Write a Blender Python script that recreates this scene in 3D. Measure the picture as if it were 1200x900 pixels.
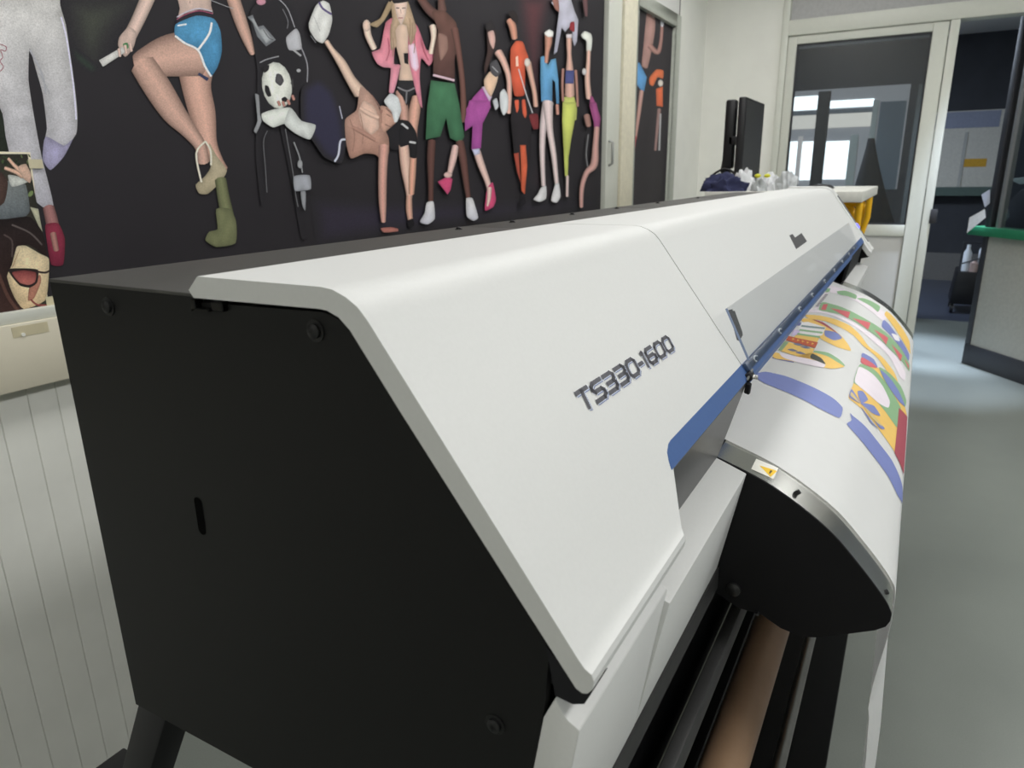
import bpy, bmesh, math, random
from mathutils import Vector, Matrix, noise
from mathutils.geometry import tessellate_polygon, delaunay_2d_cdt
random.seed(7)
for o in list(bpy.data.objects):
    bpy.data.objects.remove(o)
SC = bpy.context.scene
COL = SC.collection

# ---------------------------------------------------------------- camera
# world: X runs along the printer away from the viewer, Y towards the mural wall, Z up (metres)
CR = ((0.49044733, -0.25566435, 0.83312493),
      (-0.87133308, -0.12686289, 0.47400894),
      (-0.01549455, -0.95840573, -0.28498837))
CF, CAMZ = 824.568, 1.38
CAM = Vector((0, 0, CAMZ))
cam = bpy.data.cameras.new('camera')
cam.sensor_width = 36
cam.lens = 36 * CF / 1200
cam.clip_start = .02
cam.dof.use_dof = True
cam.dof.focus_distance = .85
cam.dof.aperture_fstop = 11
camo = bpy.data.objects.new('camera', cam)
COL.objects.link(camo)
camo.matrix_world = Matrix(((CR[0][0], -CR[0][1], -CR[0][2], 0), (CR[1][0], -CR[1][1], -CR[1][2], 0),
                            (CR[2][0], -CR[2][1], -CR[2][2], CAMZ), (0, 0, 0, 1)))
SC.camera = camo

# ---------------------------------------------------------------- world, lights, exposure
w = bpy.data.worlds.new('world')
SC.world = w
w.use_nodes = True
w.node_tree.nodes['Background'].inputs[0].default_value = (.75, .85, 1, 1)
w.node_tree.nodes['Background'].inputs[1].default_value = .25
SC.view_settings.view_transform = 'Standard'
SC.view_settings.look = 'None'
SC.view_settings.gamma = 1
SC.view_settings.use_curve_mapping = False
SC.view_settings.exposure = -0.13


def area(name, loc, rot, sx, sy, power, color):
    l = bpy.data.lights.new(name, 'AREA')
    l.shape = 'RECTANGLE'
    l.size, l.size_y, l.energy, l.color = sx, sy, power, color
    o = bpy.data.objects.new(name, l)
    o.location, o.rotation_euler = loc, rot
    COL.objects.link(o)
    return o


# ceiling panels of the print room (their housings are built further down), daylight through the window on the right
CEIL = 3.0
FZ = -.10       # floor level (the printer's own heights are measured from its stand)
LAMPS = [(-1.7, .8), (.6, .8), (2.7, .8), (4.6, .8), (-1.7, -1.5), (.6, -1.5), (2.7, -1.5), (4.5, -1.5)]
for lx, ly in LAMPS:
    area('ceiling_panel_light', (lx, ly, CEIL - .05), (0, 0, 0), 1.15, .55, (9 if lx < 0 else 15) if ly > 0 else (12 if lx < 0 else 29), (1, .99, .975))
area('window_daylight', (2.2, -4.38, 1.65), (math.radians(-90), 0, math.radians(180)), 3.6, 1.5, 14, (.86, .94, 1))
BACK = (8.2, 1.6)  # added lamp, out of view, brightens the back room
area('back_room_fill', (BACK[0], BACK[1], CEIL - .05), (0, 0, 0), 1.15, .55, 110, (.72, .84, 1))
SPOTS = [(6.7, -.16, 1000, 33), (5.74, -.16, 520, 30)]  # added unseen spots that make the bluish light pool on the floor
for sx_, sy_, pw, an in SPOTS:
    sp_ = bpy.data.lights.new('added_spot_beam', 'SPOT')
    sp_.energy, sp_.color, sp_.spot_size, sp_.spot_blend, sp_.shadow_soft_size = pw, (.66, .78, 1), math.radians(an), .8, .05
    so_ = bpy.data.objects.new('added_spot_beam', sp_)
    so_.location = (sx_, sy_, CEIL - .03)
    COL.objects.link(so_)


# ---------------------------------------------------------------- helpers
def ray(u, v):
    a, b = (u - 600) / CF, (v - 450) / CF
    return Vector([CR[i][0] * a + CR[i][1] * b + CR[i][2] for i in range(3)])


def onX(u, v, x):
    r = ray(u, v)
    return CAM + r * (x / r[0])


def onY(u, v, y):
    r = ray(u, v)
    return CAM + r * (y / r[1])


def onZ(u, v, z):
    r = ray(u, v)
    return CAM + r * ((z - CAMZ) / r[2])


def on_plane(u, v, p, n):
    r = ray(u, v)
    return CAM + r * ((p - CAM).dot(n) / r.dot(n))


def lin(c):
    c = c / 255
    return c / 12.92 if c <= .04045 else ((c + .055) / 1.055) ** 2.4


def rgb(r, g, b, k=1.0):
    return (min(1, lin(r) * k), min(1, lin(g) * k), min(1, lin(b) * k), 1)


MATS = {}


def mat(name, col, rough=.5, metal=0, var=.06, scale=40, bump=0, bscale=None, spec=.5, emit=None, coat=0):
    if name in MATS:
        return MATS[name]
    m = bpy.data.materials.new(name)
    m.use_nodes = True
    nt = m.node_tree
    b = nt.nodes['Principled BSDF']
    b.inputs['Roughness'].default_value = rough
    b.inputs['Metallic'].default_value = metal
    b.inputs['Specular IOR Level'].default_value = spec
    b.inputs['Coat Weight'].default_value = coat
    tc = nt.nodes.new('ShaderNodeTexCoord')
    nz = nt.nodes.new('ShaderNodeTexNoise')
    nz.inputs['Scale'].default_value = scale
    nz.inputs['Detail'].default_value = 4
    nt.links.new(tc.outputs['Object'], nz.inputs['Vector'])
    rp = nt.nodes.new('ShaderNodeValToRGB')
    rp.color_ramp.elements[0].position, rp.color_ramp.elements[1].position = .3, .7
    rp.color_ramp.elements[0].color = [c * (1 - var) for c in col[:3]] + [1]
    rp.color_ramp.elements[1].color = [min(1, c * (1 + var)) for c in col[:3]] + [1]
    nt.links.new(nz.outputs['Fac'], rp.inputs['Fac'])
    nt.links.new(rp.outputs['Color'], b.inputs['Base Color'])
    if bump:
        bp = nt.nodes.new('ShaderNodeBump')
        bp.inputs['Strength'].default_value = bump
        bp.inputs['Distance'].default_value = .001
        n2 = nt.nodes.new('ShaderNodeTexNoise')
        n2.inputs['Scale'].default_value = bscale or scale * 8
        nt.links.new(tc.outputs['Object'], n2.inputs['Vector'])
        nt.links.new(n2.outputs['Fac'], bp.inputs['Height'])
        nt.links.new(bp.outputs['Normal'], b.inputs['Normal'])
    if emit:
        b.inputs['Emission Color'].default_value = emit[0]
        b.inputs['Emission Strength'].default_value = emit[1]
    MATS[name] = m
    return m


def glass(name, tint, gloss=.08, rough=.02, fres=.14):
    m = bpy.data.materials.new(name)
    m.use_nodes = True
    nt = m.node_tree
    nt.nodes.remove(nt.nodes['Principled BSDF'])
    out = nt.nodes['Material Output']
    tr, gl, mx, lw = [nt.nodes.new('ShaderNode' + t) for t in ('BsdfTransparent', 'BsdfGlossy', 'MixShader', 'LayerWeight')]
    tr.inputs[0].default_value = tint
    gl.inputs['Roughness'].default_value = rough
    lw.inputs['Blend'].default_value = .25
    mu = nt.nodes.new('ShaderNodeMath')
    mu.operation = 'MULTIPLY_ADD'
    mu.inputs[1].default_value = fres
    mu.inputs[2].default_value = gloss
    nt.links.new(lw.outputs['Fresnel'], mu.inputs[0])
    nt.links.new(mu.outputs[0], mx.inputs[0])
    nt.links.new(tr.outputs[0], mx.inputs[1])
    nt.links.new(gl.outputs[0], mx.inputs[2])
    nt.links.new(mx.outputs[0], out.inputs['Surface'])
    return m


def print_mat(name, rough=.55, spec=.4, grain=.18, gscale=900):
    """ink on a surface: colour comes from the mesh's colour attribute, plus a fine ink grain"""
    m = bpy.data.materials.new(name)
    m.use_nodes = True
    nt = m.node_tree
    b = nt.nodes['Principled BSDF']
    b.inputs['Roughness'].default_value = rough
    b.inputs['Specular IOR Level'].default_value = spec
    at = nt.nodes.new('ShaderNodeAttribute')
    at.attribute_name = 'ink'
    tc = nt.nodes.new('ShaderNodeTexCoord')
    nz = nt.nodes.new('ShaderNodeTexNoise')
    nz.inputs['Scale'].default_value = gscale
    nt.links.new(tc.outputs['Object'], nz.inputs['Vector'])
    mr = nt.nodes.new('ShaderNodeMapRange')
    mr.inputs['From Min'].default_value, mr.inputs['From Max'].default_value = .3, .7
    mr.inputs['To Min'].default_value, mr.inputs['To Max'].default_value = 1 - grain, 1 + grain
    nt.links.new(nz.outputs['Fac'], mr.inputs['Value'])
    mu = nt.nodes.new('ShaderNodeVectorMath')
    mu.operation = 'SCALE'
    nt.links.new(at.outputs['Color'], mu.inputs[0])
    nt.links.new(mr.outputs['Result'], mu.inputs['Scale'])
    nt.links.new(mu.outputs['Vector'], b.inputs['Base Color'])
    return m


def tag(o, label=None, cat=None, group=None, kind=None):
    if label: o['label'] = label
    if cat: o['category'] = cat
    if group: o['group'] = group
    if kind: o['kind'] = kind
    return o


def link(name, me, m, parent=None, smooth=None):
    o = bpy.data.objects.new(name, me)
    COL.objects.link(o)
    if m: me.materials.append(m)
    if parent: o.parent = parent
    if smooth is not None:
        for p in me.polygons: p.use_smooth = True
        me.set_sharp_from_angle(angle=math.radians(smooth))
    if parent:
        me.transform(world(parent).inverted())
    return o


def world(o):
    m = o.matrix_basis.copy()
    while o.parent:
        o = o.parent
        m = o.matrix_basis @ m
    return m


def from_bm(name, bm, m, parent=None, smooth=None):
    bmesh.ops.recalc_face_normals(bm, faces=bm.faces)
    me = bpy.data.meshes.new(name)
    bm.to_mesh(me)
    bm.free()
    return link(name, me, m, parent, smooth)


def empty(name, loc, label, cat, group=None):
    o = bpy.data.objects.new(name, None)
    o.empty_display_size = .05
    o.location = loc
    COL.objects.link(o)
    return tag(o, label, cat, group)


def bm_box(bm, a, b):
    vs = [bm.verts.new((x, y, z)) for x in (a[0], b[0]) for y in (a[1], b[1]) for z in (a[2], b[2])]
    for f in ((0, 1, 3, 2), (4, 6, 7, 5), (0, 4, 5, 1), (2, 3, 7, 6), (0, 2, 6, 4), (1, 5, 7, 3)):
        bm.faces.new([vs[i] for i in f])
    return vs


def bevel(bm, wd, seg=2, ang=30):
    bmesh.ops.remove_doubles(bm, verts=bm.verts, dist=1e-6)
    bmesh.ops.recalc_face_normals(bm, faces=bm.faces)
    es = [e for e in bm.edges if len(e.link_faces) == 2 and e.calc_face_angle(0) > math.radians(ang)]
    bmesh.ops.bevel(bm, geom=es, offset=wd, segments=seg, affect='EDGES', profile=.5, clamp_overlap=True)


def box(name, a, b, m, parent=None, bev=0):
    bm = bmesh.new()
    bm_box(bm, [min(a[i], b[i]) for i in range(3)], [max(a[i], b[i]) for i in range(3)])
    if bev: bevel(bm, bev)
    return from_bm(name, bm, m, parent, 35 if bev else None)


def bm_prism(bm, prof, x0, x1):
    """profile of (y,z) points swept along X; x0/x1 may be numbers or one value per point"""
    n = len(prof)
    f0 = x0 if isinstance(x0, (list, tuple)) else [x0] * n
    f1 = x1 if isinstance(x1, (list, tuple)) else [x1] * n
    a = [bm.verts.new((f0[i], prof[i][0], prof[i][1])) for i in range(n)]
    b = [bm.verts.new((f1[i], prof[i][0], prof[i][1])) for i in range(n)]
    for i in range(n):
        j = (i + 1) % n
        bm.faces.new((a[i], a[j], b[j], b[i]))
    bm.faces.new(a[::-1])
    bm.faces.new(b)


def prism(name, prof, x0, x1, m, parent=None, bev=0, smooth=35):
    bm = bmesh.new()
    bm_prism(bm, prof, x0, x1)
    if bev: bevel(bm, bev)
    return from_bm(name, bm, m, parent, smooth)


def bm_tube(bm, pts, r, n=10, cap=True):
    pts = [Vector(p) for p in pts]
    rs = r if isinstance(r, (list, tuple)) else [r] * len(pts)
    rings = []
    up = None
    for i, p in enumerate(pts):
        d = (pts[min(i + 1, len(pts) - 1)] - pts[max(i - 1, 0)]).normalized()
        if up is None:
            up = Vector((0, 0, 1)) if abs(d.z) < .9 else Vector((1, 0, 0))
        s = d.cross(up).normalized()
        up = s.cross(d).normalized()
        rings.append([bm.verts.new(p + (s * math.cos(2 * math.pi * k / n) + up * math.sin(2 * math.pi * k / n)) * rs[i]) for k in range(n)])
    for a, b in zip(rings, rings[1:]):
        for k in range(n):
            bm.faces.new((a[k], a[(k + 1) % n], b[(k + 1) % n], b[k]))
    if cap:
        bm.faces.new(rings[0][::-1])
        bm.faces.new(rings[-1])


def tube(name, pts, r, m, parent=None, n=10):
    bm = bmesh.new()
    bm_tube(bm, pts, r, n)
    return from_bm(name, bm, m, parent, 50)


def spline(pts, k=6, closed=False):
    pts = [Vector(p) for p in pts]
    n = len(pts)
    out = []
    for i in range(n if closed else n - 1):
        if closed:
            p0, p1, p2, p3 = pts[i - 1], pts[i], pts[(i + 1) % n], pts[(i + 2) % n]
        else:
            p0, p1, p2, p3 = pts[max(i - 1, 0)], pts[i], pts[i + 1], pts[min(i + 2, n - 1)]
        for j in range(k):
            t = j / k
            out.append(.5 * ((2 * p1) + (p2 - p0) * t + (2 * p0 - 5 * p1 + 4 * p2 - p3) * t * t + (3 * p1 - p0 - 3 * p2 + p3) * t ** 3))
    if not closed: out.append(pts[-1])
    return out


def tight_spline(ps, k=4):
    q, n = [], len(ps)
    for i in range(n):
        a, b_, c, d = ps[i - 1], ps[i], ps[(i + 1) % n], ps[(i + 2) % n]
        L = (c - b_).length
        m0 = (c - a).normalized() * min(L, (c - a).length * .5) * .62
        m1_ = (d - b_).normalized() * min(L, (d - b_).length * .5) * .62
        for h in range(k):
            t = h / k
            q.append(b_ * (2 * t ** 3 - 3 * t * t + 1) + m0 * (t ** 3 - 2 * t * t + t) + c * (3 * t * t - 2 * t ** 3) + m1_ * (t ** 3 - t * t))
    return q


class Ink:
    """flat print built up in thin layers on a surface; mapping turns a sheet coordinate into a point of layer k"""

    def __init__(self, mapping, K=1.0, step=.00002):
        self.map, self.K, self.step, self.n = mapping, K, step, 0
        self.v, self.f, self.c = [], [], []

    def _push(self, pts, faces, cols):
        o = len(self.v)
        self.n += 1
        off = self.n * self.step
        self.v += [self.map(p[0], p[1], off) for p in pts]
        self.f += [tuple(o + i for i in f) for f in faces]
        for c in cols:
            g = (c[0] + c[1] + c[2]) / 3
            self.c.append(rgb(*[x * .8 + g * .2 for x in c], k=self.K))

    def poly(self, pts, col, smooth=True, col2=None, k=4, soft=None, edge=.2):
        """closed outline; col2 = colour at its lowest points; soft = (colour, width) it fades into at the rim;
        cloth and skin in the printed photograph are modelled: darker rims, faint folds"""
        ps = [Vector((p[0], p[1], 0)) for p in pts]
        if smooth:
            ps = tight_spline(ps, k)
        us, vs_ = [p.x for p in ps], [p.y for p in ps]
        u0, u1, v0, v1 = min(us), max(us), min(vs_), max(vs_)
        size = min(u1 - u0, v1 - v0)
        co = [Vector((p.x, p.y)) for p in ps]
        n = len(co)
        if size > 5:
            st = max(1.4, size / 13)
            g = v0 + st * .6
            r_ = 0
            while g < v1:
                h = u0 + st * (.4 + .5 * (r_ % 2))
                while h < u1:
                    co.append(Vector((h, g))); h += st
                g += st; r_ += 1
        out, _, faces = delaunay_2d_cdt(co, [], [list(range(n))], 1, 1e-5)[:3]
        cs = []
        wd = max(1.2, size * (.13 if not soft else soft[1]))
        for p in out:
            t = (p.y - v0) / max(1e-6, v1 - v0)
            c = list(col) if not col2 else [col[i] * (1 - t) + col2[i] * t for i in range(3)]
            if size > 5:
                d = 1e9
                for i in range(n):
                    a, b_ = co[i], co[(i + 1) % n]
                    e = b_ - a
                    l2 = e.length_squared
                    f_ = 0 if l2 < 1e-9 else max(0, min(1, (p - a).dot(e) / l2))
                    d = min(d, (p - a - e * f_).length_squared)
                d = math.sqrt(d)
                if soft:
                    x = min(1, d / wd); x = x * x * (3 - 2 * x)
                    c = [soft[0][i] * (1 - x) + c[i] * x for i in range(3)]
                else:
                    f_ = 1 - edge * math.exp(-d / wd) + .09 * noise.noise(Vector((p.x * .16, p.y * .07, col[0] * .1)))
                    c = [min(255, q * f_) for q in c]
            cs.append(c)
        self._push([(p.x, p.y) for p in out], [tuple(f) for f in faces], cs)

    def limb(self, pts, col, edge=.68, mid=1.1, k=5, cap=True):
        """tapering rounded limb: points (u, v, full width), darker at both edges"""
        ps = spline(pts, k)
        cs, vs, fs = [], [], []
        prof = ((-.5, edge), (-.3, .95), (-.05, mid), (.25, .98), (.5, edge * .94))
        n = len(ps)
        for i, p in enumerate(ps):
            a, b = ps[max(i - 1, 0)], ps[min(i + 1, n - 1)]
            d = Vector((b.x - a.x, b.y - a.y))
            d = d.normalized() if d.length > 1e-6 else Vector((0, 1))
            s = Vector((-d.y, d.x))
            wd = p.z
            for t, br in prof:
                e = 0
                if cap and i in (0, n - 1):
                    e = (.25 - t * t) * wd * .8 * (1 if i else -1)
                vs.append((p.x + s.x * t * wd + d.x * e, p.y + s.y * t * wd + d.y * e))
                cs.append([min(255, c * br) for c in col])
        for i in range(n - 1):
            for j in range(4):
                q = i * 5 + j
                fs.append((q, q + 1, q + 6, q + 5))
        self._push(vs, fs, cs)

    def line(self, pts, wd, col, k=4):
        self.limb([(p[0], p[1], wd) for p in pts], col, 1, 1, k)

    def blob(self, u, v, a, b, col, rot=0, col2=None):
        c, s = math.cos(rot), math.sin(rot)
        pts = [(u + a * math.cos(t) * c - b * math.sin(t) * s, v + a * math.cos(t) * s + b * math.sin(t) * c)
               for t in [i * math.pi / 8 for i in range(16)]]
        self.poly(pts, col, False, col2)

    def build(self, name, m, parent):
        me = bpy.data.meshes.new(name)
        me.from_pydata(self.v, [], self.f)
        a = me.color_attributes.new('ink', 'FLOAT_COLOR', 'POINT')
        for i, c in enumerate(self.c): a.data[i].color = c
        return link(name, me, m, parent)


# ---------------------------------------------------------------- materials
M_white = mat('white_powder_coat', rgb(217, 218, 216), .48, var=.012, scale=300, bump=.12, bscale=2500)
M_black = mat('black_powder_coat', rgb(21, 21, 21), .55, var=.05, scale=300, bump=.25, bscale=1800, spec=.25)
M_blackd = mat('dark_sheet_metal', rgb(26, 26, 30), .55, var=.05, spec=.3)
M_top = mat('black_lid_metal', rgb(66, 65, 62), .55, var=.05, scale=200, bump=.2, bscale=1500)
M_blue = mat('blue_coated_strip', rgb(62, 95, 150), .42, var=.03, scale=200)
M_blued = mat('dark_blue_hinge_bar', rgb(62, 78, 104), .35, var=.05)
M_chrome = mat('polished_steel', rgb(225, 225, 220), .22, 1, var=.05, scale=20)
M_steel = mat('brushed_steel', rgb(190, 190, 186), .32, 1, var=.05)
M_paper = mat('coated_paper', rgb(249, 250, 249), .55, var=.008)
M_wallw = mat('white_wall_paint', rgb(238, 238, 231), .7, var=.02, scale=6, bump=.1)
M_wallg = mat('grey_white_panel', rgb(205, 205, 202), .6, var=.02, scale=6)
M_dado = mat('ribbed_cladding', rgb(236, 237, 230), .6, var=.06, scale=5, bump=.1)
M_rail = mat('beige_rail_board', rgb(220, 214, 194), .55, var=.04, scale=8)
M_frame = mat('aluminium_frame_cream', rgb(214, 216, 206), .42, var=.015)
M_ceil = mat('ceiling_tile', rgb(225, 225, 220), .8, var=.02)
M_dark = mat('unlit_room_dark', rgb(64, 66, 72), .8, var=.1, scale=4)  # unlit look of the back room put into the wall colour
M_darkf = mat('dark_frame', rgb(48, 49, 54), .45, var=.05)
M_lamp = mat('lamp_diffuser', rgb(250, 250, 245), .5, emit=((1, .985, .95, 1), 1.4))

# floor: glossy grey resin with faint mottling
M_floor = bpy.data.materials.new('grey_resin_floor')
M_floor.use_nodes = True
nt = M_floor.node_tree
b = nt.nodes['Principled BSDF']
tc = nt.nodes.new('ShaderNodeTexCoord')
n1 = nt.nodes.new('ShaderNodeTexNoise'); n1.inputs['Scale'].default_value = 1.6; n1.inputs['Detail'].default_value = 8
n2 = nt.nodes.new('ShaderNodeTexNoise'); n2.inputs['Scale'].default_value = 260
mx = nt.nodes.new('ShaderNodeMix'); mx.data_type = 'FLOAT'; mx.inputs[0].default_value = .35
nt.links.new(tc.outputs['Object'], n1.inputs['Vector']); nt.links.new(tc.outputs['Object'], n2.inputs['Vector'])
nt.links.new(n1.outputs['Fac'], mx.inputs[2]); nt.links.new(n2.outputs['Fac'], mx.inputs[3])
rp = nt.nodes.new('ShaderNodeValToRGB')
rp.color_ramp.elements[0].position, rp.color_ramp.elements[1].position = .32, .68
rp.color_ramp.elements[0].color, rp.color_ramp.elements[1].color = rgb(116, 121, 116), rgb(131, 136, 130)
nt.links.new(mx.outputs[0], rp.inputs['Fac']); nt.links.new(rp.outputs['Color'], b.inputs['Base Color'])
b.inputs['Roughness'].default_value = .3
bp = nt.nodes.new('ShaderNodeBump'); bp.inputs['Strength'].default_value = .06; bp.inputs['Distance'].default_value = .01
nt.links.new(n1.outputs['Fac'], bp.inputs['Height']); nt.links.new(bp.outputs['Normal'], b.inputs['Normal'])

# ---------------------------------------------------------------- room shell
XB = 6.07      # partition with the doors
YW = 1.646     # mural wall
XF = onZ(1090, 327, FZ).x      # end wall of the dark room behind
X0, YR = -3.0, -4.5


def S(o, label=None):
    tag(o, label, None, None, 'structure')
    return o


S(box('floor', (X0, YR, FZ - .1), (8.25, 2.6, FZ), M_floor), 'glossy grey resin floor')
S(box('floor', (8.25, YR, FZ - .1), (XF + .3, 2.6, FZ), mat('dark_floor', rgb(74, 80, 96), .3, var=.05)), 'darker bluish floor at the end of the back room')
S(box('ceiling', (X0, YR, CEIL), (XF + .3, 2.6, CEIL + .1), M_ceil), 'white ceiling')
wall_left = S(box('wall_left', (X0, YW, FZ), (XB, YW + .12, CEIL), M_wallw), 'wall on the left behind the printer')
S(box('wall_rear', (X0 - .1, YR, FZ), (X0, 2.6, CEIL), M_wallw), 'white wall behind the viewer')
wr = bmesh.new()
for a, c in (((X0, YR - .1, FZ), (XF + .3, YR, .9)), ((X0, YR - .1, 2.4), (XF + .3, YR, CEIL)), ((X0, YR - .1, .9), (.4, YR, 2.4)), ((4, YR - .1, .9), (XF + .3, YR, 2.4))):
    bm_box(wr, a, c)
S(from_bm('wall_right', wr, M_wallw), 'white wall on the right with a wide window')
# ribbed cladding under the rail: upright planks
YB = YW - .045
zr0, zr1 = onY(73, 446, YB).z, onY(30, 371, YB).z
NP = 40
x = -.75
pl = None
for i in range(NP):
    if pl is None:
        bm = bmesh.new()
        bm_box(bm, (.0004, YW - .008, FZ), (.0596, YW, zr0 + .02))
        bevel(bm, .0016, 1)
        pl = from_bm('plank', bm, M_dado, wall_left)
    else:
        q = pl.copy(); COL.objects.link(q); q.parent = wall_left; q.location.x = x
        x += .06
        continue
    pl.location.x = x
    x += .06
S(box('trim_1', (X0, YB, zr0), (2.4, YW, zr1 - .012), M_rail, None, .003), 'beige rail board under the mural')
S(box('trim_2', (X0, YB + .006, zr1 - .012), (2.4, YW, zr1 + .012), M_frame, None, .002), 'pale batten above the rail board')
S(box('baseboard_left', (X0, YW - .012, FZ), (XB, YW, FZ + .012), mat('dark_skirting', rgb(90, 90, 86), .5)), 'thin dark joint at the foot of the left wall')

# ---------------------------------------------------------------- partition with doors (plane X = XB)
P = lambda u, v, xx=XB: onX(u, v, xx)
yc = YW
yj0 = P(917, 130).y      # outer edge of the frame
yg0 = P(927.5, 130).y    # glass starts
yg1 = P(1080, 130).y     # glass ends
yg2 = P(1102, 110).y     # leaf ends / post starts
yp = P(1113, 110).y      # post ends, opening starts
zt = P(930, 53).z
zf = P(930, 43).z
ztop = P(1127, 20).z + .02
zgb = P(1030, 263).z
zrb = P(1030, 276).z
S(box('wall_back', (XB, yj0 + .03, FZ), (XB + .1, YW + .12, CEIL), M_wallw), 'white wall at the corner beside the glazed door')
S(box('wall_header', (XB + .03, YR, ztop + .07), (XB + .1, yj0 + .03, CEIL), mat('grey_header_panel', rgb(184, 184, 184), .6)), 'grey panel above the glazed door')
fr = bmesh.new()
bm_box(fr, (XB - .03, yj0 + .0, FZ), (XB + .1, yj0 + .05, CEIL))                       # left upright, full height
bm_box(fr, (XB - .05, YR, zf), (XB + .1, yj0, ztop + .07))                            # header beam
bm_box(fr, (XB - .045, yg2, FZ), (XB + .1, yp, zf))                                    # post right of the leaf
bevel(fr, .006, 2)
S(from_bm('trim_3', fr, M_frame, None, 35), 'pale metal frame of the glazed partition')
leaf = bmesh.new()
bm_box(leaf, (XB - .03, yg0, FZ), (XB + .03, yj0 - .003, zf - .004))
bm_box(leaf, (XB - .03, yg2 + .004, FZ), (XB + .03, yg1, zf - .004))
bm_box(leaf, (XB - .03, yg1, zt), (XB + .03, yg0, zf - .004))
bm_box(leaf, (XB - .03, yg1, zrb), (XB + .03, yg0, zgb))
bm_box(leaf, (XB - .03, yg1, FZ), (XB + .03, yg0, .02))
bevel(leaf, .004, 2)
door1 = S(from_bm('door_1', leaf, M_frame, None, 35), 'pale framed door with a large glass pane above a grey panel')
box('door_panel', (XB - .012, yg1, .02), (XB + .012, yg0, zrb), M_wallg, door1)
M_dglass = glass('tinted_door_glass', (.72, .76, .76, 1), .045, .38, .02)
box('glass_pane', (XB - .004, yg1, zgb), (XB + .004, yg0, zt), M_dglass, door1)
gs = bmesh.new()
for a, c in (((yg1, zgb), (yg1 + .012, zt)), ((yg0 - .012, zgb), (yg0, zt)), ((yg1, zt - .012), (yg0, zt)), ((yg1, zgb), (yg0, zgb + .012))):
    bm_box(gs, (XB - .012, a[0], a[1]), (XB + .012, c[0], c[1]))
from_bm('glass_seal', gs, M_darkf, door1)
hz = P(1091, 253)
hb = bmesh.new()
bm_box(hb, (XB - .06, yp - .035, hz.z - .05), (XB - .045, yp + .01, hz.z + .05))
bevel(hb, .004)
tag(from_bm('strike_plate', hb, M_darkf, door1, 35), 'black strike plate')

# ---------------------------------------------------------------- dark room behind the partition
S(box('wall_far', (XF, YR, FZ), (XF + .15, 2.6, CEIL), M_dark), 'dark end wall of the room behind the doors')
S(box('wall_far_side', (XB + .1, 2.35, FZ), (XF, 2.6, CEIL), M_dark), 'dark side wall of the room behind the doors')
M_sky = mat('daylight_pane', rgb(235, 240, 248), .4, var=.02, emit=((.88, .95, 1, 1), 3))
M_lint = mat('beige_band_daylight_glow', rgb(205, 196, 186), .7, emit=((.9, .82, .76, 1), .9))  # daylight on the beige band put in as a glow of its own


def far_box(name, u0, v0, u1, v1, xx, th, m, parent=None, bev=0, zb=None):
    um, vm = (u0 + u1) / 2, (v0 + v1) / 2
    za, zc_ = onX(um, v0, xx).z, onX(um, v1, xx).z
    return box(name, (xx, onX(u0, vm, xx).y, za if zb is None else zb), (xx - th, onX(u1, vm, xx).y, zc_ if zb is None else za), m, parent, bev)


win = S(far_box('window_1', 905, 104, 1059, 222, XF - .001, .02, mat('back_panel_daylight_glow', rgb(170, 166, 168), .7, emit=((.8, .8, .86, 1), .22))), 'bright windows of the back room seen through the glazed door')  # back panel glows by itself in place of daylight
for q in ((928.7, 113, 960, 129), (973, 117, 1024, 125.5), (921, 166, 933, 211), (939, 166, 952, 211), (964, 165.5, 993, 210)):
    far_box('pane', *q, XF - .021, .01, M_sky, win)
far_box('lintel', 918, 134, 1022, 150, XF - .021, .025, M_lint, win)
far_box('rail', 918, 129, 1024, 134, XF - .021, .04, mat('grey_rail', rgb(150, 152, 156), .5), win)
M_pink = mat('pinkish_frame_glow', rgb(206, 196, 190), .5, emit=((.9, .8, .78, 1), .4))  # frame given its own glow to stand for daylight on it
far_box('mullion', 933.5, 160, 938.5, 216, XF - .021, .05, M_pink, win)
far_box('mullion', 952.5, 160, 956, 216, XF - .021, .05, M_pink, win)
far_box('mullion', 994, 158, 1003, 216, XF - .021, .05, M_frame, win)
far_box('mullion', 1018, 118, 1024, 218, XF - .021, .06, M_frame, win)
far_box('side_pane', 1026, 119, 1056, 222, XF - .021, .012, mat('dull_blue_glass', rgb(128, 138, 148), .2), win)
S(far_box('trim_4', 956.5, 108, 970, 192, 7.3, .08, M_darkf, zb=FZ), 'dark upright behind the glazed door')
S(far_box('trim_5', 1066, 100, 1074, 260, 6.9, .06, mat('grey_upright', rgb(110, 114, 118), .4, .4), zb=FZ), 'grey metal upright just behind the door glass')

# dark pointed form hung behind the door glass
cx0 = onX(1021, 162, 8.2)
coat = bmesh.new()
prev = None
for i in range(13):
    t = i / 12
    rr = .03 + .27 * t ** 1.15
    ring = []
    for k in range(20):
        a = 2 * math.pi * k / 20
        q = rr * (1 + .1 * math.sin(5 * a + t * 3) * t)
        ring.append(coat.verts.new((cx0.x + .5 * q * math.cos(a), cx0.y + q * math.sin(a) - .08 * t, cx0.z - t * 1.05)))
    if prev:
        for k in range(20): coat.faces.new((prev[k], prev[(k + 1) % 20], ring[(k + 1) % 20], ring[k]))
    else:
        coat.faces.new(ring)
    prev = ring
coat.faces.new(prev[::-1])
ct = from_bm('hanging_coat', coat, mat('dark_navy_cloth', rgb(24, 26, 33), .9), None, 40)
tag(ct, 'dark pointed coat hanging behind the glazed door', 'coat')
tube('coat_stand', [(cx0.x, cx0.y - .05, FZ), (cx0.x, cx0.y, cx0.z)], .02, M_darkf, ct)

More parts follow.
